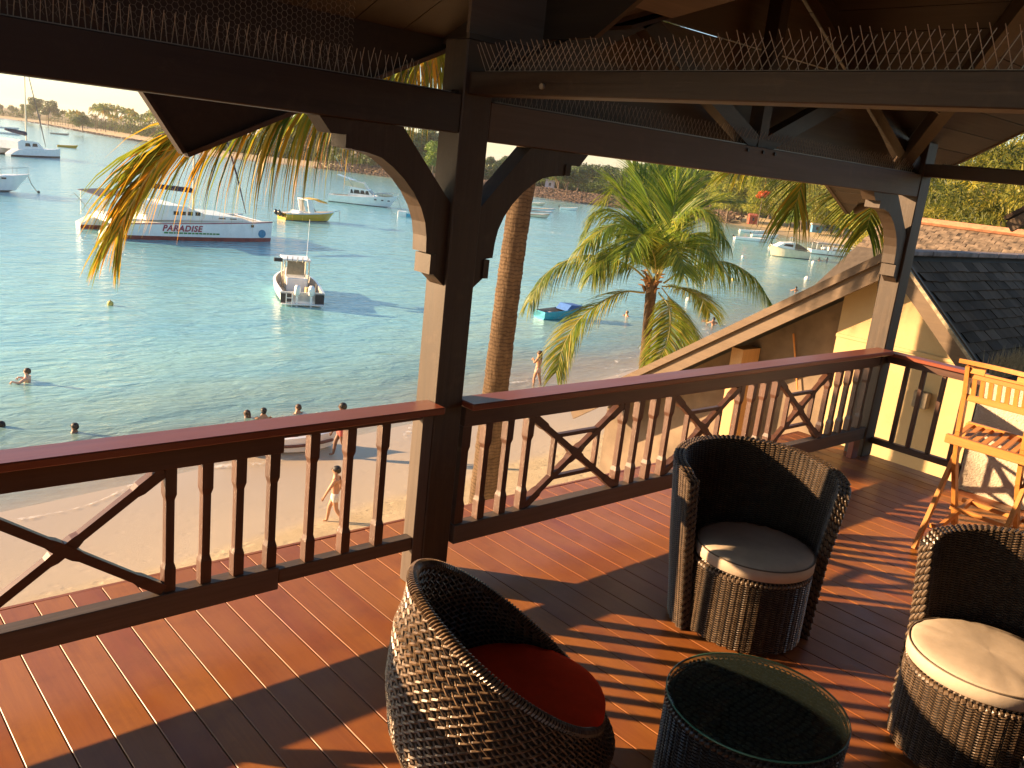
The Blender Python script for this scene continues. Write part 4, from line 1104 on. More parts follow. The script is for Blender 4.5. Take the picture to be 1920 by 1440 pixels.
def frond(pts, Lmax, n, rnd, droop=0.55, width=0.034, tint=(0.15, 0.85), bare=0.12, ang=0.75, mats=None, segs=3, twist=0.0, stiff=1.0, tipk=0.50, origin=Vector((0, 0, 0))):
    """coconut leaf: rib through pts, leaflets on both sides that hang with their weight"""
    C = bez(pts, 30); b = LB()
    for p in C: p -= origin
    L = [0.0]
    for a, c in zip(C, C[1:]): L.append(L[-1]+(c-a).length)
    T = L[-1]
    def at(s):
        for i in range(len(C)-1):
            if s <= L[i+1] or i == len(C)-2:
                u = (s-L[i])/max(1e-6, L[i+1]-L[i]); return C[i].lerp(C[i+1], u), (C[i+1]-C[i]).normalized()
    r0 = 0.028*T/3.5
    b.tube(C, [lerp(r0, r0*0.12, i/(len(C)-1)) for i in range(len(C))], 5, mi=1); b.tint += [0.6]*(len(b.v)-len(b.tint))
    up0 = Vector((0, 0, 1))
    for i in range(n):
        f = bare + (1-bare)*(i+0.5)/n
        p, d = at(f*T)
        side0 = d.cross(up0)
        if side0.length < 0.05: side0 = d.cross(Vector((0.7, -0.7, 0)))
        side0.normalize(); nrm = side0.cross(d).normalized()
        tq = twist*max(0.0, min(1.0, (f-0.40)/0.35))
        side0, nrm = side0*math.cos(tq)+nrm*math.sin(tq), nrm*math.cos(tq)-side0*math.sin(tq)
        prof = (0.45+0.55*min(1.0, (f-bare)/0.22+0.15)) * (1.0-tipk*max(0, (f-0.60)/0.40)**1.2)
        for sg in (-1, 1):
            ll = Lmax*prof*rnd.uniform(0.86, 1.08)
            a = ang*(1.0-0.45*f)+rnd.uniform(-.09, .09)
            dr = (side0*(sg*math.sin(a)) + d*math.cos(a) + nrm*rnd.uniform(0.05, 0.28)).normalized()
            g = droop*rnd.uniform(0.7, 1.3)*(1.0 if f < 0.45 else lerp(1.0, stiff, min(1.0, (f-0.45)/0.2)))
            w = width*rnd.uniform(0.8, 1.15); ti = min(1, max(0, rnd.uniform(*tint)))
            V = []; q = p.copy(); dd = dr.copy()
            tw = rnd.uniform(-.5, .5)
            for k in range(segs+1):
                u = k/segs
                wv = dd.cross(nrm if abs(dd.dot(nrm)) < 0.95 else side0).normalized()
                wv = (wv*math.cos(tw)+dd.cross(wv)*math.sin(tw))
                ww = w*(0.55 if k == 0 else (1.0 if u < 0.5 else (1-u)*1.5+0.04))
                V += [q-wv*ww*0.5, q+wv*ww*0.5]
                dd = (dd + Vector((0, 0, -1))*g*(0.4+u)).normalized() if k < segs else dd
                q = q + dd*(ll/segs)
            F = [(2*k, 2*k+1, 2*k+3, 2*k+2) for k in range(segs)]
            b.leaf(V, F, ti)
    return b.mesh("frond", mats or [M_FROND, M_RACHIS])

def palm_trunk(pts, rads, name="trunk", parent=None, off=Vector((0, 0, 0)), n=14, mat=None):
    C = bez(pts, 200); b = MB()
    R = []
    for i in range(len(C)):
        u = i/(len(C)-1)*(len(rads)-1); k = min(int(u), len(rads)-2)
        R.append(lerp(rads[k], rads[k+1], u-k)*(1.0+0.016*(1 if i % 2 else -1)+0.02*math.sin(i*0.7)+0.012*math.sin(i*2.3)))
    b.tube([c-off for c in C], R, n)
    return b.build(name, mat or M_PALMBARK, parent, smooth=True)
PALM_B_FRONDS = [
    [(18.78, 15.43, -0.62), (18.32, 15.86, -0.26), (17.45, 16.6, -0.14), (16.63, 17.08, -0.66), (16.11, 17.17, -1.48)] ,
    [(18.7, 15.38, -0.97), (17.95, 15.63, -1.01), (16.99, 15.89, -1.61), (16.32, 15.84, -2.33), (15.85, 15.59, -3.07)] ,
    [(18.83, 15.0, -0.9), (18.37, 14.21, -1.19), (17.66, 13.55, -1.75), (16.75, 13.05, -2.38)] ,
    [(19.14, 15.17, -0.8), (19.72, 14.94, -1.41), (20.17, 14.82, -2.06), (20.61, 14.75, -2.6)] ,
    [(19.11, 15.11, -0.66), (19.73, 14.84, -0.2), (20.57, 14.29, 0.07), (21.23, 13.72, -0.25), (21.64, 13.26, -0.91)] ,
    [(19.23, 15.24, -0.77), (20.06, 15.2, -0.82), (20.86, 15.13, -1.05), (21.5, 15.13, -1.55)] ,
    [(18.77, 15.23, -0.4), (18.42, 15.26, 0.38), (17.89, 15.33, 0.79), (17.07, 15.51, 0.78), (16.2, 15.56, 0.21)] ,
    [(19.0, 15.46, -0.35), (18.95, 15.93, 0.39), (18.76, 16.47, 0.94), (18.39, 17.04, 1.09), (18.06, 17.3, 0.46)] ,
    [(18.95, 15.34, -0.42), (19.27, 15.79, 0.69), (19.37, 16.44, 1.74), (19.37, 17.05, 2.41)] ,
    [(19.06, 15.38, -0.39), (19.52, 15.92, 0.9), (19.86, 16.45, 1.86), (20.36, 16.75, 2.56)] ,
    [(19.01, 15.28, -0.41), (19.17, 15.21, 0.49), (19.25, 15.23, 1.42), (19.22, 15.31, 2.27)] ,
    [(18.87, 15.13, -0.43), (18.89, 14.95, 0.35), (19.0, 14.7, 1.12), (19.19, 14.2, 1.42), (19.29, 13.46, 0.73)] ,
    [(19.19, 15.39, -0.43), (19.9, 15.61, 0.73), (20.75, 15.55, 1.5), (21.84, 15.07, 1.66)] ,
    [(18.8, 15.04, -0.46), (18.67, 14.56, 0.36), (18.56, 13.92, 0.82), (18.35, 13.05, 0.28)] ,
    [(19.17, 15.55, -0.46), (19.32, 16.46, 0.83), (19.32, 17.39, 1.79), (19.25, 17.87, 1.23)] ,
    [(19.23, 15.47, -0.49), (19.85, 15.92, 0.41), (20.76, 16.29, 1.89), (21.8, 16.25, 2.53)] ,
    [(18.57, 15.09, -0.52), (17.91, 15.17, 0.12), (17.1, 15.22, 0.27), (16.21, 15.07, -0.38)] ,
    [(18.57, 14.95, -0.53), (17.97, 14.66, 0.16), (17.19, 14.49, 0.71), (16.32, 14.07, 0.26)] ,
    [(18.6, 14.92, -0.53), (18.19, 14.46, 0.15), (17.78, 13.87, 0.48), (17.29, 13.07, -0.05)] ,
]
PALM_A_FRONDS = [
    [(5.44, 7.17, 3.26), (4.91, 7.31, 2.88), (4.32, 7.44, 2.59), (3.61, 7.47, 2.31), (3.13, 7.47, 2.13), (2.85, 7.48, 1.94), (2.62, 7.45, 1.72), (2.42, 7.42, 1.39), (2.35, 7.44, 1.19)] ,
    [(5.44, 7.17, 3.26), (5.47, 7.52, 3.22), (5.59, 8.05, 3.12), (5.65, 8.61, 2.89), (5.63, 8.98, 2.6)] ,
    [(5.44, 7.17, 3.26), (5.72, 7.71, 3.42), (5.97, 8.52, 3.44), (6.18, 9.34, 3.33)] ,
    [(5.49, 7.13, 3.31), (6.4, 6.88, 3.71), (7.53, 6.43, 3.69), (8.56, 5.9, 3.2), (9.22, 5.63, 2.53)] ,
    [(5.49, 7.13, 3.31), (5.81, 7.51, 4.23), (5.73, 8.19, 4.78), (5.52, 9.05, 4.63)] ,
    [(5.49, 7.13, 3.31), (5.9, 6.79, 4.08), (6.57, 6.44, 4.43), (7.41, 6.1, 4.26)] ,
]
PALM_C_FRONDS = [
    [(8.49, 4.04, 2.37), (8.45, 4.34, 2.55), (8.38, 4.68, 2.55), (8.34, 4.96, 2.34), (8.39, 5.07, 1.95)] ,
    [(8.49, 4.04, 2.37), (8.87, 4.39, 2.29), (9.2, 4.63, 2.13), (9.46, 4.78, 1.8)] ,
    [(8.49, 4.04, 2.37), (8.7, 4.73, 2.71), (8.98, 5.64, 2.66), (9.18, 6.42, 2.29)] ,
    [(8.49, 4.04, 2.37), (8.42, 3.95, 2.72), (8.27, 4.04, 2.99)] ,
]
TREES = [
    ('casuarina', 194.3, 139.3, 16.4) ,
    ('casuarina', 193.9, 136.0, 16.2) ,
    ('casuarina', 198.4, 134.7, 15.1) ,
    ('casuarina', 196.4, 131.4, 16.5) ,
    ('casuarina', 193.2, 126.4, 16.5) ,
    ('casuarina', 197.5, 125.0, 14.7) ,
    ('casuarina', 192.7, 119.4, 15.9) ,
    ('casuarina', 195.9, 118.8, 14.3) ,
    ('casuarina', 190.8, 112.6, 14.8) ,
    ('casuarina', 193.1, 111.6, 16.0) ,
    ('casuarina', 189.6, 107.2, 13.7) ,
    ('casuarina', 191.9, 105.4, 15.4) ,
    ('casuarina', 191.3, 102.5, 13.7) ,
    ('casuarina', 190.1, 99.5, 14.9) ,
    ('casuarina', 188.7, 96.7, 15.5) ,
    ('casuarina', 190.7, 95.7, 15.8) ,
    ('casuarina', 218.2, 159.6, 19.9) ,
    ('casuarina', 218.0, 153.9, 20.4) ,
    ('casuarina', 217.6, 148.4, 21.2) ,
    ('casuarina', 217.0, 142.2, 21.9) ,
    ('casuarina', 216.6, 138.3, 22.0) ,
    ('casuarina', 215.8, 132.9, 22.0) ,
    ('casuarina', 215.0, 128.5, 20.9) ,
    ('casuarina', 214.1, 123.8, 21.5) ,
    ('casuarina', 212.8, 118.1, 22.9) ,
    ('casuarina', 212.1, 114.9, 22.7) ,
    ('casuarina', 210.5, 109.1, 21.8) ,
    ('casuarina', 209.4, 105.6, 22.6) ,
    ('leafy', 179.4, 111.1, 4.1) ,
    ('leafy', 178.8, 108.3, 5.2) ,
    ('leafy', 178.1, 105.6, 6.0) ,
    ('casuarina', 181.7, 97.0, 14.8) ,
    ('casuarina', 174.6, 89.1, 14.8) ,
    ('feathery', 56.9, 24.6, 11.1) ,
    ('feathery', 64.9, 26.2, 12.2) ,
    ('feathery', 54.3, 20.4, 12.7) ,
    ('feathery', 49.1, 17.0, 12.9) ,
    ('feathery', 57.2, 18.2, 14.5) ,
    ('feathery', 44.3, 18.5, 9.5) ,
    ('feathery', 41.0, 15.9, 9.4) ,
    ('feathery', 39.6, 14.0, 9.5) ,
    ('feathery', 41.8, 13.6, 10.2) ,
    ('feathery', 68.3, 31.0, 10.0) ,
    ('feathery', 77.0, 36.1, 10.2) ,
    ('feathery', 48.0, 13.9, 12.5) ,
    ('feathery', 89.9, 43.8, 9.7) ,
    ('broad', 196.0, 201.7, 10.2) ,
    ('broad', 189.1, 190.9, 9.2) ,
    ('broad', 197.5, 194.9, 9.2) ,
    ('broad', 203.9, 220.1, 5.0) ,
    ('broad', 202.8, 214.2, 4.9) ,
    ('broad', 209.6, 231.8, 5.1) ,
    ('broad', 239.7, 288.4, 9.7) ,
    ('broad', 259.4, 304.5, 11.0) ,
    ('broad', 272.1, 310.0, 10.6) ,
    ('broad', 233.4, 226.2, 10.9) ,
    ('broad', 254.9, 239.8, 11.1) ,
    ('broad', 249.2, 227.6, 11.3) ,
    ('broad', 245.7, 216.5, 13.0) ,
    ('broad', 238.7, 201.7, 13.7) ,
    ('broad', 233.0, 188.9, 15.1) ,
    ('broad', 222.5, 172.0, 16.0) ,
    ('broad', 210.9, 156.3, 16.7) ,
    ('broad', 172.0, 245.8, 15.4) ,
    ('broad', 183.3, 255.4, 17.2) ,
    ('broad', 189.4, 277.5, 15.5) ,
    ('broad', 172.9, 259.7, 14.1) ,
    ('broad', 192.0, 261.0, 15.6) ,
    ('leafy', 151.9, 208.6, 11.4) ,
    ('broad', 175.1, 295.2, 14.8) ,
    ('broad', 181.1, 297.6, 14.8) ,
    ('broad', 181.8, 291.1, 14.6) ,
    ('broad', 182.3, 284.6, 14.5) ,
    ('broad', 176.4, 269.8, 13.8) ,
    ('broad', 179.5, 310.7, 14.7) ,
    ('broad', 178.5, 317.2, 15.1) ,
    ('broad', 179.9, 328.3, 15.3) ,
    ('broad', 171.3, 321.2, 15.0) ,
    ('broad', 172.5, 332.3, 15.1) ,
    ('broad', 166.5, 329.5, 14.9) ,
    ('broad', 168.3, 340.2, 14.4) ,
    ('broad', 165.3, 264.6, 5.7) ,
    ('broad', 162.9, 278.2, 6.5) ,
    ('broad', 170.3, 883.7, 7.1) ,
    ('broad', 177.8, 861.9, 9.8) ,
    ('broad', 183.1, 840.3, 9.3) ,
    ('broad', 156.7, 682.2, 11.0) ,
    ('broad', 155.0, 641.5, 16.0) ,
    ('broad', 154.6, 621.1, 15.0) ,
    ('broad', 127.3, 452.4, 8.2) ,
    ('coconut', 154.4, 625.0, 11.0) ,
    ('coconut', 163.6, 650.0, 13.1) ,
    ('coconut', 166.4, 661.3, 11.8) ,
    ('coconut', 162.8, 637.8, 12.0) ,
    ('coconut', 161.0, 625.2, 7.0) ,
    ('coconut', 160.0, 614.6, 6.1) ,
    ('coconut', 166.0, 633.6, 8.6) ,
    ('coconut', 169.0, 637.2, 9.1) ,
    ('coconut', 157.4, 588.2, 7.3) ,
    ('coconut', 157.7, 580.3, 9.4) ,
    ('coconut', 158.9, 581.9, 9.7) ,
    ('coconut', 170.8, 616.1, 9.5) ,
    ('coconut', 158.2, 568.5, 8.9) ,
    ('coconut', 169.2, 602.1, 9.6) ,
    ('coconut', 161.4, 570.2, 7.5) ,
    ('coconut', 160.2, 559.7, 6.5) ,
    ('coconut', 172.4, 592.0, 8.9) ,
    ('coconut', 169.8, 577.9, 14.2) ,
    ('coconut', 161.7, 547.7, 14.7) ,
    ('coconut', 163.6, 546.9, 13.3) ,
    ('coconut', 170.6, 565.6, 12.7) ,
    ('coconut', 162.8, 535.6, 14.9) ,
    ('coconut', 173.2, 563.0, 15.6) ,
    ('coconut', 172.2, 556.4, 10.0) ,
    ('coconut', 159.8, 510.1, 10.1) ,
    ('coconut', 170.1, 540.0, 15.1) ,
    ('coconut', 172.7, 546.0, 9.2) ,
    ('coconut', 171.1, 532.4, 14.1) ,
    ('coconut', 172.2, 531.0, 10.4) ,
    ('coconut', 172.3, 528.1, 14.0) ,
    ('coconut', 158.8, 483.4, 9.2) ,
    ('coconut', 171.9, 518.0, 12.9) ,
    ('coconut', 170.3, 511.2, 12.3) ,
    ('coconut', 171.2, 510.1, 9.6) ,
    ('coconut', 170.4, 500.7, 10.9) ,
    ('coconut', 173.2, 506.2, 9.6) ,
    ('coconut', 171.8, 498.3, 12.1) ,
    ('coconut', 169.8, 486.9, 9.4) ,
    ('coconut', 161.6, 457.5, 13.6) ,
    ('coconut', 159.2, 449.0, 13.7) ,
    ('coconut', 164.5, 461.1, 10.9) ,
    ('coconut', 167.7, 464.8, 6.4) ,
    ('coconut', 163.7, 450.8, 10.4) ,
    ('coconut', 159.1, 434.0, 11.0) ,
    ('coconut', 171.6, 464.9, 10.0) ,
    ('coconut', 159.5, 427.1, 11.3) ,
    ('coconut', 191.1, 208.7, 3.4) ,
    ('coconut', 191.5, 204.3, 4.1) ,
    ('coconut', 196.7, 204.8, 4.9) ,
]
rnd = random.Random(42)
# palm whose whole crown shows over the rail
pb = Vector((18.95, 15.25, -6.3)); pc = Vector((18.89, 15.34, -0.60))
palm = thing("coconut_palm", "coconut palm with its full green crown above the long railing, sea behind", "palm tree", pb)
palm_trunk([pb, (19.01, 15.19, -4.8), (18.95, 15.27, -2.5), pc], [0.20, 0.155, 0.135, 0.16], "trunk", palm, pb)
for i, pts in enumerate(PALM_B_FRONDS):
    low = i in (0, 1, 2, 3, 4, 5)
    if i in (0, 4): me = frond(pts, 1.30, 130, rnd, droop=0.95, width=0.034, tint=(0.1, 0.85), ang=1.15, segs=4, origin=pb)
    elif low: me = frond(pts, 1.25, 120, rnd, droop=0.38, width=0.034, tint=(0.35, 1.0), ang=0.95, origin=pb)
    elif i in (6, 7, 11, 13, 16): me = frond(pts, 1.30, 120, rnd, droop=0.70, width=0.034, tint=(0.15, 0.9), ang=1.0, segs=4, origin=pb)
    else: me = frond(pts, 1.38, 112, rnd, droop=0.18, width=0.032, tint=(0.05, 0.80), ang=0.85, origin=pb)
    link("frond", me, palm)
b = MB()
for i in range(26):
    a = rnd.uniform(0, 2*PI); r = rnd.uniform(0.05, 0.16)
    p = pc-pb+Vector((r*math.cos(a), r*math.sin(a), rnd.uniform(-0.45, 0.12)))
    b.tube([p, p+Vector((0.10*math.cos(a), 0.10*math.sin(a), 0.16)), p+Vector((0.22*math.cos(a), 0.22*math.sin(a), 0.18))], [0.045, 0.034, 0.012], 5)
tag(b.build("leaf_sheath", simple("palm_sheath", (0.30, 0.155, 0.06), 0.8, 0.4, 9), palm), kind="stuff")

# tall palm right behind the middle post; its old leaves hang in front of the bay
a0 = Vector((5.47, 7.15, -6.6)); ac = Vector((5.47, 7.16, 3.55))
palm_a = thing("coconut_palm", "coconut palm behind the middle post, golden leaves hanging below the left beam", "palm tree", a0)
palm_trunk([a0, (5.49, 7.13, -3.0), (5.48, 7.14, -0.14), (5.45, 7.16, 1.3)], [0.20, 0.13, 0.115, 0.115], "trunk", palm_a, a0)
palm_trunk([(5.45, 7.16, 1.25), (5.45, 7.16, 2.2), ac], [0.13, 0.15, 0.17], "fibrous_top", palm_a, a0, 16, M_FIBRE)
for i, pts in enumerate(PALM_A_FRONDS):
    if i == 0: me = frond(pts, 1.32, 210, rnd, droop=0.95, width=0.032, tint=(0.0, 1.0), bare=0.10, ang=0.66, tipk=0.62, twist=-0.85, stiff=0.30, mats=[M_FROND_Y, M_RACHIS], segs=5, origin=a0)
    else: me = frond(pts, 1.2, 84, rnd, droop=0.8, width=0.034, tint=(0.1, 0.9), mats=[M_FROND_Y, M_RACHIS], segs=4, origin=a0)
    link("frond", me, palm_a)
# its neighbour, a bare trunk crossing the water
d0 = Vector((6.29, 7.12, -6.6))
palm_d = thing("coconut_palm", "ringed palm trunk right of the middle post, crown hidden above the roof", "palm tree", d0)
palm_trunk([d0, (6.26, 7.14, -3.5), (6.29, 7.12, -1.67), (6.31, 7.1, 0.41), (6.34, 7.08, 1.66), (6.42, 7.0, 4.2)], [0.24, 0.185, 0.158, 0.138, 0.130, 0.13], "trunk", palm_d, d0, 18)
for k in range(9):
    a = k*2*PI/9+0.3; c = Vector((6.42, 7.0, 4.2))
    pts = [c, c+Vector((0.9*math.cos(a), 0.9*math.sin(a), 0.9)), c+Vector((2.0*math.cos(a), 2.0*math.sin(a), 1.0)), c+Vector((2.9*math.cos(a), 2.9*math.sin(a), 0.1))]
    link("frond", frond(pts, 0.8, 40, rnd, droop=0.5, width=0.05, origin=d0, segs=2), palm_d)
# palm behind the corner post
c0 = Vector((8.36, 3.88, -6.6))
palm_c = thing("coconut_palm", "palm behind the corner post, yellow green leaves hanging beside the roof corner", "palm tree", c0)
palm_trunk([c0, (8.37, 3.83, -2), (8.38, 3.86, 0.48), (8.37, 3.93, 1.6)], [0.13, 0.095, 0.085, 0.085], "trunk", palm_c, c0)
palm_trunk([(8.38, 3.93, 1.58), (8.38, 3.95, 2.3), (8.42, 3.97, 2.9)], [0.09, 0.115, 0.12], "fibrous_top", palm_c, c0, 12, M_FIBRE)
for i, pts in enumerate(PALM_C_FRONDS):
    link("frond", frond(pts, 1.0, 70, rnd, droop=0.34, width=0.022, tint=(0.0, 0.8), bare=0.12, ang=0.95, mats=[M_FROND_Y, M_RACHIS], segs=4, origin=c0), palm_c)

# tree kinds built once, then copied
def crown_mesh(name, lobes, n, size, mat, rnd, style="broad"):
    """lobes: (centre, radii); leaves lie through each lobe, denser near its skin"""
    b = LB(); tot = sum(r[0]*r[1]*r[2] for c, r in lobes)
    for c, r in lobes:
        c = Vector(c); k = int(n*r[0]*r[1]*r[2]/tot)+20; base = rnd.uniform(0.15, 0.75)
        for i in range(k):
            d = Vector((rnd.gauss(0, 1), rnd.gauss(0, 1), rnd.gauss(0, 1))).normalized()
            q = rnd.uniform(0.25, 1.0)**0.45 * rnd.choice((1.0, 1.0, 1.08, 0.8))
            p = c + Vector((d.x*r[0]*q, d.y*r[1]*q, d.z*r[2]*q))
            s = size*rnd.uniform(0.6, 1.3); ti = min(1, max(0, base+rnd.uniform(-.3, .35)))
            if style == "needle":
                t = (d*0.5+Vector((rnd.uniform(-.5, .5), rnd.uniform(-.5, .5), rnd.uniform(-1.1, 0.5)))).normalized(); w = t.cross(Vector((rnd.uniform(-1, 1), rnd.uniform(-1, 1), 0.3))).normalized()
                b.leaf([p-w*s*0.16, p+w*s*0.16, p+t*s*1.5+w*s*0.05, p+t*s*1.5-w*s*0.05], [(0, 1, 2, 3)], ti)
            else:
                t = Vector((rnd.gauss(0, 1), rnd.gauss(0, 1), rnd.gauss(0, 0.7))).normalized(); w = t.cross(d+Vector((0.01, 0.3, 0.2))).normalized()
                b.leaf([p-t*s*0.5, p+w*s*0.32, p+t*s*0.5, p-w*s*0.32], [(0, 1, 2, 3)], ti)
    return b.mesh(name, [mat])
def trunk_mesh(h, r, limbs, rnd, bend=0.05):
    b = MB(); top = Vector((rnd.uniform(-bend, bend)*h, rnd.uniform(-bend, bend)*h, h))
    C = bez([(0, 0, -0.06), (top.x*0.2, top.y*0.5, h*0.4), top], 7)
    b.tube(C, [lerp(r, r*0.45, i/6) for i in range(7)], 7)
    for c in limbs:
        s = C[min(6, 2+rnd.randrange(4))]; c = Vector(c)
        b.tube([s, s.lerp(c, 0.5)+Vector((0, 0, 0.02)), s.lerp(c, 0.97)], [r*0.42, r*0.26, r*0.08], 5)
    return b.mesh("trunk", M_BARK)
KINDS = {}
def kinds(kind, nvar):
    out = []
    for v in range(nvar):
        r_ = random.Random(100+v*7+len(kind))
        if kind == "casuarina":
            lobes = [((r_.uniform(-.09, .09), r_.uniform(-.09, .09), 0.22+0.095*i), (lerp(.25, .08, i/8)*r_.uniform(.8, 1.2), lerp(.25, .08, i/8)*r_.uniform(.8, 1.2), 0.085)) for i in range(9)] + [((r_.uniform(-.17, .17), r_.uniform(-.17, .17), r_.uniform(.26, .7)), (0.12, 0.12, 0.08)) for _ in range(9)]
            cm = crown_mesh("crown", lobes, 4200, 0.036, M_CASU, r_, "needle"); tr = trunk_mesh(0.9, 0.016, [l[0] for l in lobes[9:13]], r_)
        elif kind == "feathery":
            lobes = [((r_.uniform(-.26, .26), r_.uniform(-.26, .26), r_.uniform(.22, .92)), (r_.uniform(.06, .13), r_.uniform(.06, .13), r_.uniform(.04, .075))) for _ in range(24)]
            cm = crown_mesh("crown", lobes, 8000, 0.020, M_FEATH, r_, "needle"); tr = trunk_mesh(0.8, 0.022, [l[0] for l in lobes[:14]], r_)
        elif kind == "broad":
            lobes = [((r_.uniform(-.36, .36), r_.uniform(-.36, .36), r_.uniform(.34, .84)), (r_.uniform(.14, .24), r_.uniform(.14, .24), r_.uniform(.10, .16))) for _ in range(13)]
            cm = crown_mesh("crown", lobes, 3600, 0.062, M_BROAD, r_); tr = trunk_mesh(0.5, 0.03, [l[0] for l in lobes[:5]], r_)
        elif kind == "leafy":
            lobes = [((r_.uniform(-.26, .26), r_.uniform(-.26, .26), r_.uniform(.30, .88)), (r_.uniform(.12, .2), r_.uniform(.12, .2), r_.uniform(.10, .16))) for _ in range(12)]
            cm = crown_mesh("crown", lobes, 2400, 0.052, M_LEAFY, r_); tr = trunk_mesh(0.5, 0.022, [l[0] for l in lobes[:4]], r_)
        else:
            b = LB(); lean = Vector((r_.uniform(-.10, .10), r_.uniform(-.10, .10), 0.80))
            for k in range(22):
                a = k*2.4+r_.uniform(-.3, .3); e = r_.uniform(-.2, 1.25); l = r_.uniform(.27, .36)
                d = Vector((math.cos(a)*math.cos(e), math.sin(a)*math.cos(e), math.sin(e)))
                P = [lean, lean+d*l*0.5+Vector((0, 0, .01)), lean+d*l*0.9+Vector((0, 0, -.05)), lean+d*l*1.05+Vector((0, 0, -.15))]
                Cc = bez(P, 9); ti0 = r_.uniform(0.1, 0.9)
                for i in range(8):
                    dd = (Cc[i+1]-Cc[i]).normalized(); sd_ = dd.cross(Vector((0, 0, 1))).normalized()
                    for sg in (-1, 1):
                        for m in range(2):
                            p = Cc[i].lerp(Cc[i+1], m/2); tip = p + sd_*sg*0.070*(1.1-i/10) + dd*0.05 + Vector((0, 0, -0.055*r_.uniform(.5, 1.5)))
                            b.leaf([p-dd*0.013, p+dd*0.013, tip], [(0, 1, 2)], min(1, ti0+r_.uniform(-.2, .2)))
            cm = b.mesh("crown", [M_FROND_Y if v % 2 == 0 else M_FROND])
            tb = MB(); tb.tube(bez([(0, 0, -0.05), (lean.x*.3, lean.y*.2, .4), lean], 7), [0.016, .012, .010, .010, .009, .009, .009], 6); tr = tb.mesh("trunk", M_PALMBARK)
        o = thing(kind, "", "tree"); link("crown", cm, o); link("trunk", tr, o); out.append(o)
    return out
def meta(kind, x, y):
    az = math.degrees(math.atan2(x, y)); D = math.hypot(x, y)
    if kind == "casuarina":
        if D < 247: return "casuarina_tree", "feathery olive casuarina in the front row along the far right beach", "tree", "casuarinas in the front row of the right beach"
        return "casuarina_tree", "taller casuarina standing behind the front row on the far right beach", "tree", "casuarinas behind the front row of the right beach"
    if kind == "feathery": return "feathery_tree", "tall yellow green feathery tree rising behind the brown tiled roof", "tree", "feathery trees behind the house roofs"
    if kind == "leafy":
        if az < 42: return "leafy_tree", "bright green leafy tree seen between the middle post and its arched brace", "tree", None
        return "leafy_tree", "bright green leafy tree at the beach edge beside the red booth", "tree", "bright leafy trees beside the red booth"
    if kind == "coconut":
        if az > 35: return "coconut_palm", "small distant palm behind the white kiosk and stone revetment", "palm tree", "palms behind the white kiosk"
        return "coconut_palm", "distant coconut palm in the grove on the far left shore", "palm tree", "coconut palms in the grove across the bay"
    if az < 16.5: return "shore_tree", "dark spreading tree on the far left shore beyond the sailing catamaran", "tree", "broad trees on the far left shore"
    if az < 31.5: return "shore_tree", "dark broad tree on the bank behind the picnic shelter", "tree", "broad trees behind the picnic shelter"
    if az < 41: return "shore_tree", "broad tree seen through the gap left of the middle post", "tree", "broad trees seen left of the middle post"
    if D > 350 and az < 47: return "shore_tree", "broad tree around the orange roofed house across the bay", "tree", "broad trees around the orange roofed house"
    return "shore_tree", "dark broad tree behind the stone revetment and the full palm", "tree", "broad trees behind the stone revetment"
protos = {k: kinds(k, n) for k, n in (("casuarina", 4), ("feathery", 4), ("broad", 4), ("leafy", 2), ("coconut", 4))}
used = set(); rnd = random.Random(77)
for kind, x, y, h in TREES:
    v = rnd.randrange(len(protos[kind])); p = protos[kind][v]
    nm, lab, cat, grp = meta(kind, x, y)
    if (kind, v) in used: o = copy_tree(p)
    else: o = p; used.add((kind, v))
    o.name = nm
    o.location = (x, y, Z_SEA+1.5); o.rotation_euler = (0, 0, rnd.uniform(0, 6.28))
    o.scale = (h, h, h) if kind in ("coconut",) else (h*rnd.uniform(.85, 1.2), h*rnd.uniform(.85, 1.2), h)
    tag(o, lab, cat, grp)
    if grp is None and 'group' in o: del o['group']
for k, L_ in protos.items():
    for v, o in enumerate(L_):
        if (k, v) not in used:
            for c in list(o.children): bpy.data.objects.remove(c)
            bpy.data.objects.remove(o)

# undergrowth and woodland that reads as one mass along the far shore
def woods():
    b = LB(); r_ = random.Random(55)
    for p, n in zip(SP, SN):
        if p[0] < 100 or p[1] < 150 or p[1] > 760: continue
        far = p[1] > 330
        big = 140 < p[1] < 275
        for k in range(7 if not far else 9):
            o = r_.uniform(24, 60) if not far else r_.uniform(18, 46); s = r_.uniform(-0.5, 0.5)*(14 if not far else 32)
            c = Vector((p[0]+n.x*o-n.y*s, p[1]+n.y*o+n.x*s, Z_SEA+2.0))
            h = r_.uniform(2.5, 6.5) if not far else r_.uniform(3.0, 8.0)
            w = h*r_.uniform(.7, 1.2); base = r_.uniform(.05, .7)
            for i in range(150 if not far else 90):
                d = Vector((r_.gauss(0, 1), r_.gauss(0, 1), abs(r_.gauss(0, 1)))).normalized(); q = r_.uniform(.5, 1.05)
                pt = c+Vector((d.x*w*q, d.y*w*q, d.z*h*q)); sz = r_.uniform(.5, 1.1)*(1.0 if not far else 1.5)
                t = Vector((r_.gauss(0, 1), r_.gauss(0, 1), r_.gauss(0, .7))).normalized(); ww = t.cross(Vector((.2, .4, 1))).normalized()
                b.leaf([pt-t*sz*.5, pt+ww*sz*.35, pt+t*sz*.5, pt-ww*sz*.35], [(0, 1, 2, 3)], min(1, max(0, base+r_.uniform(-.2, .3))))
    return tag(b.build("far_woods", [M_BROAD]), kind="stuff")
woods()
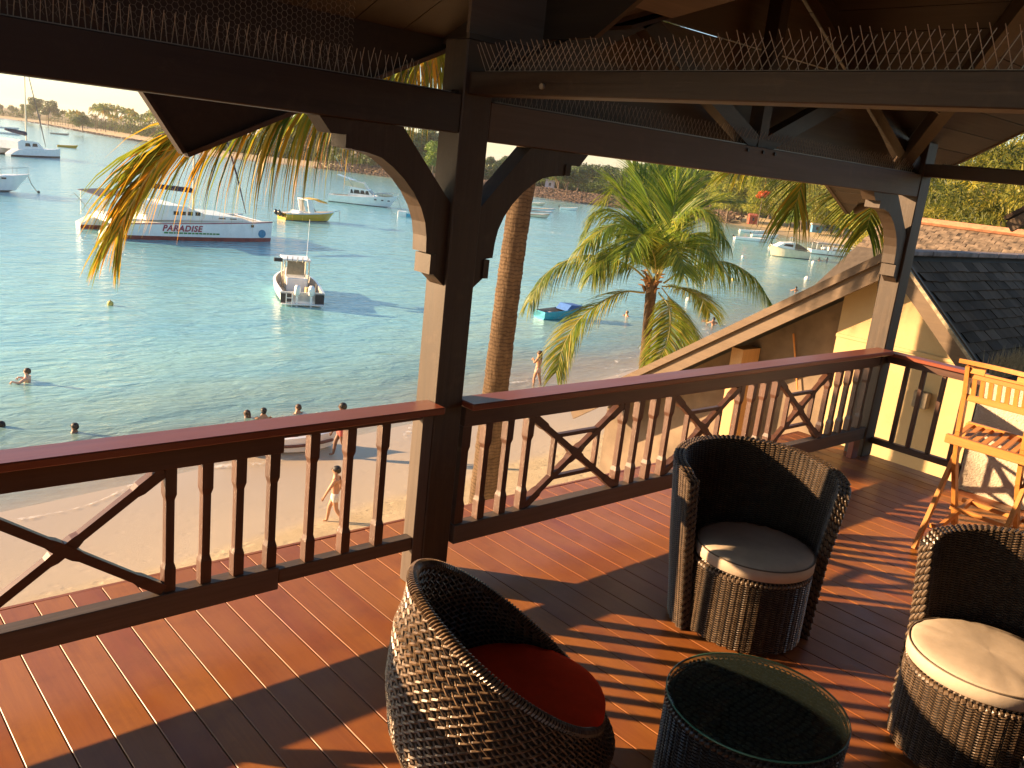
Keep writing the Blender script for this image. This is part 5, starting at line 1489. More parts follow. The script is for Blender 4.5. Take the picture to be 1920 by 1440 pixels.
# ------------------------------------------------------------------ boats
M_WHITE = simple("white_gelcoat", (0.86, 0.85, 0.82), 0.22, 0.05, 1.5)
M_CREAM = simple("cream_gelcoat", (0.72, 0.62, 0.44), 0.3, 0.08, 1.5)
M_GREYP = simple("grey_deck_paint", (0.36, 0.33, 0.29), 0.6, 0.12, 3)
M_DARK = simple("dark_antifoul", (0.020, 0.022, 0.028), 0.5, 0.2)
M_REDP = simple("red_antifoul", (0.27, 0.055, 0.045), 0.5, 0.2, 2)
M_CRIM = simple("crimson_paint", (0.33, 0.02, 0.06), 0.4, 0.05)
M_YELP = simple("yellow_gelcoat", (0.62, 0.36, 0.02), 0.2, 0.06)
M_YCANV = simple("yellow_canvas", (0.66, 0.42, 0.08), 0.8, 0.08)
M_BLUEP = simple("turquoise_paint", (0.03, 0.36, 0.50), 0.45, 0.1)
M_BLUE2 = simple("blue_canvas", (0.04, 0.14, 0.42), 0.7, 0.1)
M_NAVY = simple("navy_canvas", (0.02, 0.025, 0.06), 0.8, 0.1)
M_WIN = simple("tinted_window", (0.02, 0.02, 0.025), 0.06, 0.1)
M_STEEL = simple("stainless_tube", (0.55, 0.55, 0.53), 0.25, 0.05, metallic=1.0)
M_ROPE = simple("rope", (0.20, 0.17, 0.13), 0.9)
M_ENG = simple("outboard_black", (0.018, 0.018, 0.020), 0.25, 0.1)
M_BROWN = simple("varnish_stripe", (0.17, 0.065, 0.03), 0.35, 0.1)

def hull(b, L, B, fb, fbb, draft=0.35, deck=0.55, floor=0.22, bottom=1, rake=0.10, wl=0.10, n=14, gw=0.10, transom=0.86):
    """open boat: topsides (0), bottom paint (1), inside (2)"""
    st = []
    for i in range(n+1):
        u = i/n
        hb = B/2*(1-max(0.0, (u-0.42)/0.58)**2.3)*(transom+(1-transom)*min(1, u/0.35))
        hb = max(hb, 0.02)
        z = fb + (fbb-fb)*u**1.8
        kz = -draft*(1-max(0, (u-0.55)/0.45)**2.2) + (fbb*0.25)*max(0, (u-0.8)/0.2)**2
        xw = L*(u-0.5) - rake*L*max(0, (u-0.6)/0.4)
        st.append((L*(u-0.5), xw, hb, z, kz))
    V = []; F = []; M = []
    for x, xw, hb, z, kz in st:
        for s in (1, -1):
            V += [(x, s*hb, z), (lerp(x, xw, 0.55), s*hb*0.95, lerp(wl, z, 0.45)), (lerp(x, xw, 0.9), s*hb*0.86, min(wl, z)), (xw, s*hb*0.62, min(kz*0.45, wl)), (xw, 0, kz)]
    W = 10
    for i in range(n):
        for s in (0, 5):
            for k in range(4):
                q = (i*W+s+k, (i+1)*W+s+k, (i+1)*W+s+k+1, i*W+s+k+1)
                F.append(q if s else q[::-1]); M.append(0 if k < 2 else 1)
    F.append((0, 1, 2, 3, 4, 9, 8, 7, 6, 5)); M.append(0)
    o = len(b.v)
    for f, m in zip(F, M): b.f.append([i+o for i in f]); b.mi.append(m)
    b.v.extend(V)
    # gunwale, inner side, floor; closed foredeck beyond `deck`
    V = []; F = []; M = []
    for i, (x, xw, hb, z, kz) in enumerate(st):
        u = i/n; g = min(gw, hb*0.6); cl = u >= deck
        for s in (1, -1):
            V += [(x, s*hb, z+0.004), (x, s*(hb-g), z+0.03), (x, s*(hb-g-0.03 if not cl else 0.0), (floor if not cl else z+0.06)), (x, 0, floor if not cl else z+0.07)]
    W = 8
    for i in range(n):
        for s in (0, 4):
            for k in range(3):
                q = (i*W+s+k, i*W+s+k+1, (i+1)*W+s+k+1, (i+1)*W+s+k)
                F.append(q if s else q[::-1]); M.append(0 if k == 0 or i/n >= deck else 2)
    hb = st[0][2]; x = st[0][0]; z = st[0][3]
    b.add(V, F); b.mi[-len(F):] = M
    b.box(x-0.0, x+0.09, -hb*0.97, hb*0.97, floor, z+0.02, 0)
def boat(name, label, loc, head, group=None):
    t = thing(name, label, "boat", (loc[0], loc[1], Z_SEA), math.atan2(head[1], head[0]), group); return t
def bp(t, name, mats, fn, smooth=False):
    b = MB(); fn(b); return b.build(name, mats, t, smooth)
def outboard(t, x, y, z, s=1.0, cowl=None, tilt=0.0):
    b = MB()
    def R(p):
        a, c = p[0], p[2]; return (x+(a*math.cos(tilt)-c*math.sin(tilt))*s, y+p[1]*s, z+(a*math.sin(tilt)+c*math.cos(tilt))*s)
    sec = [(-0.10, 0.10, 0.12, 0.0), (-0.18, 0.17, 0.17, 0.10), (-0.22, 0.20, 0.18, 0.32), (-0.20, 0.18, 0.16, 0.50), (-0.12, 0.10, 0.10, 0.58)]
    V = []
    for cx, dx, dy, zz in sec:
        for k in range(10):
            a = 2*PI*k/10; V.append(R((cx+dx*math.cos(a), dy*math.sin(a), zz)))
    F = [(i*10+k, i*10+(k+1) % 10, (i+1)*10+(k+1) % 10, (i+1)*10+k) for i in range(4) for k in range(10)] + [tuple(range(40, 50)), tuple(range(9, -1, -1))]
    b.add(V, F)
    o = b.build("outboard_motor", cowl or M_WHITE, t, smooth=True)
    b = MB(); b.tube([R((-0.12, 0, 0.05)), R((-0.14, 0, -0.35)), R((-0.12, 0, -0.62))], [0.075*s, 0.055*s, 0.045*s], 8)
    b.build("leg", cowl or M_WHITE, o)
    b = MB(); b.ball(R((-0.13, 0, -0.62)), 0.08*s, 8, 6, (2.2, 1, 1)); b.build("gearcase", cowl or M_WHITE, o)
    return o
def rail_line(b, pts, r=0.012, posts=0.0):
    b.tube(pts, r, 5)
    if posts:
        for p in pts: b.tube([p, (p[0], p[1], p[2]-posts)], r, 4)

# fishing boat moored stern-on, twin white outboards
t = boat("fishing_boat", "white centre console boat seen from the stern with two white outboards", (25.65, 48.35), (0.36, 0.93))
bp(t, "hull", [M_WHITE, M_DARK, M_GREYP], lambda b: hull(b, 7.3, 2.7, 0.78, 1.15, 0.4, 0.80, 0.28, wl=0.12, gw=0.16, transom=0.94))
bp(t, "transom_well", M_DARK, lambda b: (b.box(-3.72, -3.655, 0.62, 1.22, 0.14, 0.70), b.box(-3.72, -3.655, -1.22, -0.72, 0.14, 0.70)) and None)
t.children[-1]["kind"] = "stuff"
bp(t, "swim_platform", M_WHITE, lambda b: b.box(-4.0, -3.66, -1.2, 1.2, 0.10, 0.16, ch=0.01))
for y in (0.34, -0.46): outboard(t, -3.72, y, 0.62, 1.05)
bp(t, "console", M_WHITE, lambda b: b.prism([(0.3, 0.28), (1.5, 0.28), (1.35, 1.15), (0.95, 1.55), (0.45, 1.45)], -0.55, 0.55))
bp(t, "leaning_post", M_WHITE, lambda b: b.box(-0.75, -0.2, -0.62, 0.62, 0.28, 1.15, ch=0.04))
bp(t, "transom_seat", M_WHITE, lambda b: b.box(-3.3, -2.9, -0.9, 0.9, 0.28, 0.66, ch=0.03))
bp(t, "curtain", simple("clear_curtain_grey", (0.20, 0.185, 0.14), 0.4, 0.15), lambda b: b.bar((0.25, 0, 1.22), (0.05, 0, 2.12), 1.05, 0.02, up=(1, 0, 0)))
bp(t, "hardtop", M_WHITE, lambda b: b.box(-0.5, 1.5, -0.85, 0.85, 2.14, 2.24, ch=0.04))
for y in (-0.72, 0.72):
    for x in (-0.35, 1.25): bp(t, "top_post", M_CREAM, lambda b: b.tube([(x, y*0.85, 0.3), (x, y, 1.2), (x-0.05, y, 2.15)], 0.045, 6))
for i in range(5): bp(t, "rod_holder", M_STEEL, lambda b: b.tube([(-0.52, -0.6+0.3*i, 2.1), (-0.66, -0.6+0.3*i, 2.42)], 0.028, 6))
bp(t, "side_box", M_DARK, lambda b: b.box(-0.45, -0.1, 0.86, 1.35, 2.05, 2.25))
bp(t, "aerial", M_WHITE, lambda b: b.tube([(0.8, -0.7, 2.24), (0.6, -0.75, 4.6)], 0.014, 4))
bp(t, "ladder", M_WHITE, lambda b: (b.tube([(-4.0, 0.95, 0.75), (-4.02, 0.95, 0.0)], 0.025, 5), b.tube([(-4.0, 0.62, 0.75), (-4.02, 0.62, 0.0)], 0.025, 5), b.tube([(-4.0, 0.62, 0.5), (-4.0, 0.95, 0.5)], 0.02, 5), b.tube([(-4.0, 0.62, 0.25), (-4.0, 0.95, 0.25)], 0.02, 5)) and None)
t.children[-1]["kind"] = "stuff"
bp(t, "cool_box", simple("yellow_box", (0.68, 0.55, 0.25), 0.5), lambda b: b.box(-1.9, -1.3, -0.85, -0.4, 0.28, 0.75, ch=0.03))

# day-charter catamaran
t = boat("catamaran", "big white catamaran with red bottom, crimson stripe and PARADISE lettering", (29.4, 77.0), (1, 0))
def cat_hull(b, y0):
    n = 16; V = []; F = []; M = []
    for i in range(n+1):
        u = i/n; x = -7.3+14.6*u
        hb = 0.95*(1-max(0, (u-0.5)/0.5)**2.4*0.97)*(0.75+0.25*min(1, u/0.2))
        z = 1.25+0.55*u; z = z if u > 0.10 else lerp(0.45, z, u/0.10)
        for s in (1, -1):
            V += [(x, y0+s*hb, z), (x-0.35*max(0, u-0.7), y0+s*hb*0.95, 0.34), (x-0.5*max(0, u-0.7), y0+s*hb*0.72, -0.25), (x-0.6*max(0, u-0.7), y0, -0.6)]
        V += [(x, y0, z+0.03)]
    W = 9
    for i in range(n):
        for s in (0, 4):
            for k in range(3):
                q = (i*W+s+k, (i+1)*W+s+k, (i+1)*W+s+k+1, i*W+s+k+1); F.append(q if s else q[::-1]); M.append(0 if k == 0 else 1)
            q = (i*W+s, i*W+8, (i+1)*W+8, (i+1)*W+s); F.append(q if s else q[::-1]); M.append(2)
    F += [(0, 1, 2, 3, 7, 6, 5, 4, 8)]; M.append(0)
    b.add(V, F); b.mi[-len(F):] = M
for y in (-3.0, 3.2): bp(t, "hull", [M_WHITE, M_REDP, M_CREAM], lambda b: cat_hull(b, y))
bp(t, "bridge_deck", M_WHITE, lambda b: b.box(-6.2, 2.2, -2.6, 2.8, 0.95, 1.52, ch=0.05))
bp(t, "cabin", M_WHITE, lambda b: b.prism([(-3.8, 1.50), (5.2, 1.72), (4.4, 1.98), (1.2, 2.16), (-0.6, 2.75), (-3.8, 2.80)], -2.9, 3.0))
for i, x in enumerate((-1.55, -0.95, -0.35, 0.3)):
    bp(t, "window", M_WIN, lambda b: b.box(x, x+0.42, -2.93, -2.895, 2.02, 2.32))
for x in (2.35, 3.35): bp(t, "porthole", M_WIN, lambda b: b.box(x, x+0.6, -2.93, -2.89, 1.83, 1.91))
def stripe(b):
    V = []; F = []
    for i in range(19):
        u = 0.12+0.88*i/18; hb = 0.95*(1-max(0, (u-0.5)/0.5)**2.4*0.97)*(0.75+0.25*min(1, u/0.2)); z = 1.25+0.55*u
        x = -7.3+14.6*u; V += [(x, -3.0-hb*0.995-0.012, z-0.10), (x, -3.0-hb-0.012, z-0.02)]
    b.add(V, [(2*i, 2*i+2, 2*i+3, 2*i+1) for i in range(18)])
bp(t, "crimson_stripe", M_CRIM, stripe)
fc = bpy.data.curves.new("lettering", 'FONT'); fc.body = "PARADISE"; fc.size = 0.68; fc.shear = 0.25; fc.extrude = 0.006; fc.space_character = 1.12; fc.materials.append(M_CRIM)
fc.offset = 0.022
tmp = bpy.data.objects.new("tmp_text", fc); col.objects.link(tmp); bpy.context.view_layer.update()
lm = bpy.data.meshes.new_from_object(tmp.evaluated_get(bpy.context.evaluated_depsgraph_get())); bpy.data.objects.remove(tmp)
lo_ = link("lettering", lm, t); lo_["kind"] = "stuff"; lo_.location = (-2.85, -3.965, 0.80); lo_.rotation_euler = (PI/2-0.03, 0, 0)
b = MB(); rn = random.Random(2)
x = -2.7
while x < 1.9:
    w = rn.uniform(0.14, 0.34); b.box(x, x+w, -3.962, -3.950, 0.58, 0.70); x += w+0.07
tag(b.build("green_underline", simple("green_paint", (0.04, 0.24, 0.05), 0.5), t), kind="stuff")
b = MB(); b.tube([(6.15, -3.38, 0.72), (6.15, -3.40, 0.72)], [0.36, 0.36], 14); b.build("bow_emblem", simple("blue_paint", (0.05, 0.25, 0.42), 0.5), t)
b = MB(); b.box(5.0, 5.25, -3.62, -3.605, 1.28, 1.5); b.build("bow_mark", M_WIN, t)
bp(t, "mast", M_CREAM, lambda b: b.tube([(1.3, 0.1, 1.9), (1.3, 0.1, 17.5)], [0.12, 0.09], 8))
bp(t, "boom_cover", M_NAVY, lambda b: b.tube([(1.1, 0.1, 3.9), (-2.5, 0.1, 4.1), (-5.0, 0.1, 4.2)], [0.22, 0.20, 0.10], 8))
bp(t, "forestay_sail", M_NAVY, lambda b: b.tube([(6.2, 0.1, 2.1), (5.3, 0.1, 5.2), (1.4, 0.1, 16.5)], [0.03, 0.085, 0.05], 6))
bp(t, "bimini", M_NAVY, lambda b: b.prism([(-7.4, 3.25), (-5.6, 3.42), (-3.7, 3.30), (-3.7, 3.24), (-5.6, 3.36), (-7.4, 3.18)], -2.6, 2.8))
for y in (-2.5, 2.7):
    for x in (-7.2, -5.5, -3.9): bp(t, "bimini_post", M_STEEL, lambda b: b.tube([(x, y, 1.2), (x, y, 3.25)], 0.03, 5))
for y in (-3.6, 3.9):
    bp(t, "guard_rail", M_STEEL, lambda b: rail_line(b, [(-6.6, y, 2.0), (-5.2, y, 2.05), (-3.9, y, 2.1)], 0.02, 0.8))
bp(t, "bow_beam", M_STEEL, lambda b: b.tube([(6.4, -3.0, 1.72), (6.4, 3.2, 1.72)], 0.07, 6))
bp(t, "trampoline", M_CREAM, lambda b: b.box(2.25, 6.35, -2.4, 2.6, 1.62, 1.64))
bp(t, "davit", M_STEEL, lambda b: b.tube([(-7.0, 0.5, 1.6), (-8.3, 0.5, 3.1), (-8.6, 0.5, 2.8)], 0.035, 5))
bp(t, "life_ring", simple("orange_ring", (0.55, 0.14, 0.04), 0.6), lambda b: b.tube([(-6.3+0.26*math.cos(2*PI*k/16), -3.75, 1.55+0.26*math.sin(2*PI*k/16)) for k in range(17)], 0.07, 6))

# yellow sports boat
t = boat("speedboat", "yellow sports boat with a yellow sunshade and black outboards", (51.7, 95.0), (1, 0.06))
bp(t, "hull", [M_YELP, M_DARK, M_WHITE], lambda b: hull(b, 7.2, 2.4, 0.78, 1.12, 0.35, 0.62, 0.3, wl=0.05, rake=0.13))
bp(t, "sheer_band", M_WHITE, lambda b: rail_line(b, [(-3.6+7.2*u, -1.21*(1-max(0, (u-.42)/.58)**2.3)*(.86+.14*min(1, u/.35)), 0.80+0.34*u**1.8) for u in [i/12 for i in range(13)]], 0.085))
bp(t, "arch", M_WHITE, lambda b: (b.prism([(-0.6, 0.95), (0.2, 0.95), (-0.35, 2.45), (-0.95, 2.5)], -1.08, -0.98), b.prism([(-0.6, 0.95), (0.2, 0.95), (-0.35, 2.45), (-0.95, 2.5)], 0.98, 1.08)) and None)
t.children[-1]["kind"] = "stuff"
bp(t, "arch_top", M_WHITE, lambda b: b.box(-0.95, -0.35, -1.08, 1.08, 2.40, 2.52, ch=0.03))
bp(t, "sunshade", M_YCANV, lambda b: b.prism([(-0.55, 2.52), (0.6, 2.62), (1.75, 2.30), (1.9, 2.12), (1.7, 2.22), (0.6, 2.54), (-0.55, 2.46)], -1.0, 1.0))
bp(t, "windscreen", M_WIN, lambda b: b.bar((0.55, 0, 1.05), (0.15, 0, 1.55), 1.6, 0.03, up=(1, 0, 0)))
bp(t, "seat", M_WHITE, lambda b: b.box(-1.9, -1.2, -0.9, 0.9, 0.3, 1.12, ch=0.05))
outboard(t, -3.6, 0.4, 0.65, 1.25, M_ENG, 0.75); outboard(t, -3.6, -0.4, 0.65, 1.25, M_ENG, 0.75)
for i in range(4): bp(t, "rod", M_WHITE, lambda b: b.tube([(-2.6+0.25*i, -0.6, 1.0), (-2.7+0.25*i, -0.6, 2.2)], 0.03, 4))
bp(t, "bow_roller", M_STEEL, lambda b: (b.tube([(3.55, 0, 1.16), (4.35, 0, 1.3), (4.4, 0, 0.9)], 0.04, 5)))
bp(t, "mooring_line", M_ROPE, lambda b: b.tube([(4.3, 0, 1.2), (4.4, 0, -0.1)], 0.02, 4))

# white motor yacht
t = boat("motor_yacht", "white flybridge fishing yacht lying behind the yellow sports boat", (77.6, 124.6), (0.72, -0.69))
bp(t, "hull", [M_WHITE, M_DARK, M_GREYP], lambda b: hull(b, 11.0, 3.5, 1.15, 1.85, 0.5, 0.42, 0.6, wl=0.12, rake=0.12))
bp(t, "deckhouse", M_WHITE, lambda b: b.prism([(-2.4, 1.25), (1.9, 1.45), (0.7, 2.55), (-2.0, 2.75)], -1.25, 1.25))
for x0, x1 in ((-2.0, -1.65), (-1.45, -0.55), (-0.4, 0.25), (0.4, 0.95)):
    for y in (-1.265, 1.25): bp(t, "window", M_WIN, lambda b: b.prism([(x0, 1.72), (x1+0.15, 1.72), (x1-0.08, 2.32), (x0+0.05, 2.32)], y, y+0.015))
bp(t, "windscreen", M_WIN, lambda b: b.bar((1.62, 0, 1.75), (0.95, 0, 2.42), 2.1, 0.03, up=(1, 0, 1)))
bp(t, "flybridge", M_CREAM, lambda b: b.prism([(-2.9, 2.78), (0.5, 2.60), (0.0, 3.40), (-2.3, 3.75), (-3.2, 3.35)], -1.1, 1.1))
bp(t, "hard_top", M_WHITE, lambda b: b.bar((-4.4, 0, 4.35), (-1.7, 0, 3.72), 1.9, 0.10))
for x in (2.0, 3.1, 4.1): bp(t, "porthole", M_WIN, lambda b: b.box(x, x+0.36, -1.70+0.12*(x-2)**1.6, -1.52+0.12*(x-2)**1.6, 1.02, 1.20))
bp(t, "dinghy", M_CREAM, lambda b: b.ball((3.3, 0, 1.95), 0.55, 12, 6, (2.6, 1.3, 0.55)))
for y in (-1.3, 1.3):
    bp(t, "outrigger", M_STEEL, lambda b: b.tube([(-1.6, y, 2.7), (-4.8, y*1.9, 7.6)], 0.03, 4))
bp(t, "bow_rail", M_STEEL, lambda b: rail_line(b, [(1.8, -1.5, 2.05), (3.2, -1.25, 2.2), (4.6, -0.6, 2.35), (5.5, 0, 2.45), (4.6, 0.6, 2.35), (3.2, 1.25, 2.2), (1.8, 1.5, 2.05)], 0.022, 0.6))
bp(t, "mooring_line", M_ROPE, lambda b: b.tube([(5.4, 0, 1.85), (6.2, 0, -0.1)], 0.025, 4))

# sailing catamaran at the left edge
t = boat("sailing_catamaran", "white sailing catamaran with a tall mast at the left edge", (45.4, 200.8), (0.79, 0.61))
for y in (-2.6, 2.6): bp(t, "hull", [M_WHITE, M_DARK, M_WHITE], lambda b: cat_hull(b, y))
bp(t, "cabin", M_WHITE, lambda b: b.prism([(-4.5, 1.3), (3.0, 1.5), (0.8, 2.9), (-3.6, 3.2), (-4.5, 2.8)], -2.5, 2.5))
for x in (-2.6, -0.6): bp(t, "window", M_WIN, lambda b: b.prism([(x, 2.0), (x+1.5, 2.0), (x+1.2, 2.6), (x+0.1, 2.6)], -2.53, -2.50))
bp(t, "mast", M_CREAM, lambda b: b.tube([(0.8, 0, 1.6), (0.8, 0, 19.5)], [0.14, 0.10], 8))
bp(t, "boom_cover", M_NAVY, lambda b: b.tube([(0.6, 0, 4.3), (-3.0, 0, 4.7), (-4.8, 0, 4.9)], [0.42, 0.36, 0.2], 8))
bp(t, "forestay_sail", simple("grey_sail_cover", (0.12, 0.11, 0.10), 0.8), lambda b: b.tube([(6.3, 0, 1.9), (5.2, 0, 5.6), (0.9, 0, 18.5)], [0.05, 0.11, 0.06], 6))
bp(t, "bow_net", M_GREYP, lambda b: b.box(5.0, 6.3, -2.3, 2.3, 1.5, 1.56))

# motor boat cut by the left edge
t = boat("motor_boat", "white motor boat bow with a mooring line, cut by the left edge", (20.4, 113.0), (1, 0.02))
bp(t, "hull", [M_WHITE, M_DARK, M_GREYP], lambda b: hull(b, 11.4, 3.3, 1.35, 2.0, 0.45, 0.45, 0.5, wl=0.16, rake=0.14))
bp(t, "cabin", M_WHITE, lambda b: b.prism([(-3.0, 1.5), (1.4, 1.75), (-0.2, 2.9), (-3.0, 3.0)], -1.2, 1.2))
bp(t, "window", M_WIN, lambda b: b.prism([(-2.2, 2.0), (0.4, 2.1), (-0.3, 2.6), (-2.2, 2.65)], -1.22, -1.20))
bp(t, "porthole", M_WIN, lambda b: b.box(2.5, 2.95, -1.62, -1.42, 1.45, 1.62))
bp(t, "bow_rail", M_STEEL, lambda b: rail_line(b, [(0.5, -1.5, 2.3), (2.5, -1.4, 2.5), (4.2, -0.9, 2.65), (5.6, 0, 2.75), (4.2, 0.9, 2.65), (2.5, 1.4, 2.5), (0.5, 1.5, 2.3)], 0.025, 0.7))
bp(t, "winch_box", M_CREAM, lambda b: b.box(2.1, 2.6, -0.3, 0.3, 2.0, 2.6))
bp(t, "mooring_line", M_ROPE, lambda b: b.tube([(5.5, 0, 1.95), (5.9, 0, 0.9), (6.6, 0, -0.1)], 0.04, 5))
bp(t, "anchor", M_DARK, lambda b: b.ball((6.6, 0, 0.1), 0.16, 8, 6))

# wooden boats and dinghies
def pirogue(label, loc, head, L, B, mats, group=None, cover=None, stripe_=None, engine=True, name="pirogue"):
    t = boat(name, label, loc, head, group)
    bp(t, "hull", mats, lambda b: hull(b, L, B, 0.48, 0.80, 0.2, 0.78, 0.12, wl=0.05, n=10, gw=0.07))
    for x in (-0.25, 0.05): bp(t, "thwart", mats[2], lambda b: b.box(x*L, x*L+0.2, -B*0.42, B*0.42, 0.36, 0.40))
    if stripe_: bp(t, "rubbing_strake", stripe_, lambda b: [rail_line(b, [(L*(u-.5), s*(B/2+0.005)*(1-max(0, (u-.42)/.58)**2.3)*(.86+.14*min(1, u/.35)), 0.42+0.34*u**1.8) for u in [i/12 for i in range(13)]], 0.05) for s in (1, -1)] and None)
    if stripe_: t.children[-1]["kind"] = "stuff"
    if cover: bp(t, "cover", cover, lambda b: b.prism([(0.0, 0.55), (L*0.42, 0.72), (L*0.40, 0.84), (L*0.1, 0.92)], -B*0.42, B*0.42))
    if engine: outboard(t, -L/2, 0, 0.5, 0.7, M_ENG, 0.5)
    return t
pirogue("turquoise rowing boat with a blue cover beside the full palm", (39.4, 39.0), (1, -0.05), 3.6, 1.3, [M_BLUEP, M_BLUEP, M_GREYP], cover=M_BLUE2, engine=False, name="rowing_boat")
pg = "pirogues moored off the stone wall"
dirp = (0.73, -0.68)
pirogue("cream wooden pirogue with an outboard, nearest of the moored row", (111.6, 119.6), dirp, 4.6, 1.5, [M_CREAM, M_DARK, M_WHITE], pg, stripe_=M_BROWN)
pirogue("white pirogue with a dark wale, second in the moored row", (118.5, 126.5), dirp, 5.2, 1.6, [M_WHITE, M_DARK, M_GREYP], pg, stripe_=M_DARK)
pirogue("long white pirogue with a brown side, third in the moored row", (127.5, 136.5), dirp, 7.2, 1.9, [M_WHITE, M_BROWN, M_CREAM], pg, stripe_=M_BROWN)
pirogue("pale yellow pirogue farthest back in the moored row by the stones", (143.5, 155.0), dirp, 5.0, 1.6, [M_CREAM, M_CREAM, M_WHITE], pg)
pirogue("white skiff drifting just right of the moored pirogues", (146.0, 146.0), dirp, 4.2, 1.4, [M_WHITE, M_WHITE, M_CREAM], pg)
pirogue("small yellow boat out in the bay near the left edge", (71.5, 268.0), (0.97, -0.2), 5.2, 1.9, [M_YELP, M_YELP, M_YCANV], engine=False, name="small_boat")
pirogue("small grey tender near the far shore at left", (107.0, 412.0), (0.97, -0.25), 7.4, 2.2, [M_GREYP, M_DARK, M_GREYP], engine=False, name="tender")
t = boat("mooring_raft", "small white float box with a blue pontoon beside the arched brace", (73.3, 107.0), (0.8, -0.6))
bp(t, "box", M_WHITE, lambda b: b.box(-0.7, 0.55, -0.6, 0.6, -0.1, 0.75, ch=0.05)); bp(t, "pontoon", M_BLUEP, lambda b: b.box(0.56, 3.0, -0.7, 0.7, -0.1, 0.45, ch=0.05))
t = boat("cabin_cruiser", "cream cabin cruiser with a brown canvas cover off the right beach", (118.2, 71.2), (-0.80, 0.60))
bp(t, "hull", [M_CREAM, M_DARK, M_GREYP], lambda b: hull(b, 6.2, 2.5, 1.15, 1.5, 0.35, 0.5, 0.4, wl=0.1))
bp(t, "cabin", M_WHITE, lambda b: b.prism([(-0.6, 1.2), (2.2, 1.45), (1.2, 2.1), (-0.6, 2.3)], -0.95, 0.95))
bp(t, "window", M_WIN, lambda b: b.prism([(-0.3, 1.6), (1.2, 1.7), (0.9, 1.98), (-0.3, 2.0)], 0.95, 0.97))
bp(t, "canvas_cover", simple("brown_canvas", (0.16, 0.10, 0.065), 0.85), lambda b: b.prism([(-3.0, 1.25), (-0.6, 1.45), (-0.6, 2.25), (-1.5, 1.95)], -1.1, 1.1))
bp(t, "radar_arch", M_STEEL, lambda b: rail_line(b, [(-0.4, -0.9, 2.9), (-0.4, 0, 3.0), (-0.4, 0.9, 2.9)], 0.05, 0.6))
outboard(t, -3.1, 0, 0.6, 1.0, M_ENG)
t = boat("glass_bottom_boat", "low white excursion boat with a grey railing, right of the cream cruiser", (138.0, 74.4), (0.75, -0.66))
bp(t, "hull", [M_WHITE, M_REDP, M_GREYP], lambda b: hull(b, 8.6, 2.6, 0.75, 1.0, 0.3, 0.8, 0.3, wl=0.1))
bp(t, "guard_rail", M_STEEL, lambda b: [rail_line(b, [(-3.6+0.9*i, s*1.15, 1.75) for i in range(8)], 0.05, 1.0) for s in (-1, 1)] and None)
t.children[-1]["kind"] = "stuff"
bp(t, "canopy", M_GREYP, lambda b: b.box(-3.4, 2.4, -1.15, 1.15, 1.86, 1.93))
bp(t, "wheel_box", M_WHITE, lambda b: b.box(-1.2, -0.6, -0.3, 0.3, 0.3, 1.4))
pirogue("white open boat left of the cream cruiser off the right beach", (141.5, 93.0), (0.75, -0.66), 6.6, 1.9, [M_WHITE, M_CREAM, M_WHITE], engine=True, name="open_boat")
pirogue("pale skiff pulled close to the right beach behind the others", (168.0, 110.5), (0.75, -0.66), 6.0, 1.7, [M_WHITE, M_BLUEP, M_WHITE], engine=False, name="open_boat")
# dinghy nosed onto the sand below the rail
t = boat("dinghy", "white dinghy with a brown stripe and red seat at the water's edge", (12.4, 23.45), (0.92, -0.40))
bp(t, "hull", [M_WHITE, M_WHITE, M_GREYP], lambda b: hull(b, 3.3, 1.5, 0.46, 0.62, 0.12, 0.62, 0.14, wl=0.06, n=12, gw=0.09))
bp(t, "stripe", M_BROWN, lambda b: [rail_line(b, [(3.3*(u-.5), s*0.745*(1-max(0, (u-.42)/.58)**2.3)*(.86+.14*min(1, u/.35)), 0.25+0.10*u**1.8) for u in [i/12 for i in range(12)]], 0.05) for s in (1, -1)] and None)
t.children[-1]["kind"] = "stuff"
bp(t, "seat", simple("red_seat", (0.50, 0.03, 0.06), 0.7), lambda b: b.box(-0.9, 0.2, -0.52, 0.52, 0.36, 0.48, ch=0.04))
outboard(t, -1.65, 0, 0.42, 0.6, M_ENG)
# mooring buoys
bu = [(14.3, 46.5, 0.16, "yellow"), (91.0, 51.8, 0.30, "white"), (115.1, 65.0, 0.28, "white"), (129.9, 81.7, 0.28, "white"), (134, 100, 0.26, "white"), (57.6, 42.8, 0.22, "white"), (73, 52.5, 0.18, "yellow"), (77, 52, 0.18, "yellow"), (105, 70, 0.2, "white")]
mw = simple("white_buoy", (0.75, 0.73, 0.68), 0.5); my = simple("yellow_buoy", (0.55, 0.42, 0.10), 0.6, 0.3)
BUOY_LAB = [None, "white mooring buoy nearest the yellow house verge, left of the corner post", "white mooring buoy just in front of the two bathers by the excursion boat", "white mooring buoy left of the cream cabin cruiser", "small white mooring buoy left of the pair by the open boat", "white mooring buoy behind the trunk of the full palm", "left one of two yellow buoys right of the full palm", "right one of two yellow buoys right of the full palm", "small white mooring buoy below the cream cabin cruiser"]
for i, (x, y, r, c) in enumerate(bu):
    o = thing("mooring_buoy", "yellow mooring buoy floating alone left of the fishing boat" if i == 0 else BUOY_LAB[i], "buoy", (x, y, Z_SEA), 0, None if i == 0 else "mooring buoys")
    b = MB(); b.ball((0, 0, r*0.45), r, 12, 8); b.build("float", mw if c == "white" else my, o, smooth=True)
    b = MB(); b.tube([(0, 0, r*1.3), (0, 0, r*1.75)], r*0.14, 6); b.build("eye", M_ROPE, o)

for lab, x, y, L_ in (("white boat far out at the left edge behind the sailing catamaran mast", 74.5, 347, 7.5), ("white boat moored far off the left shore, farthest of all", 92, 434, 10)):
    pirogue(lab, (x, y), (0.97, -0.25), L_, L_*0.3, [M_WHITE, M_DARK, M_WHITE], engine=False, name="small_boat")

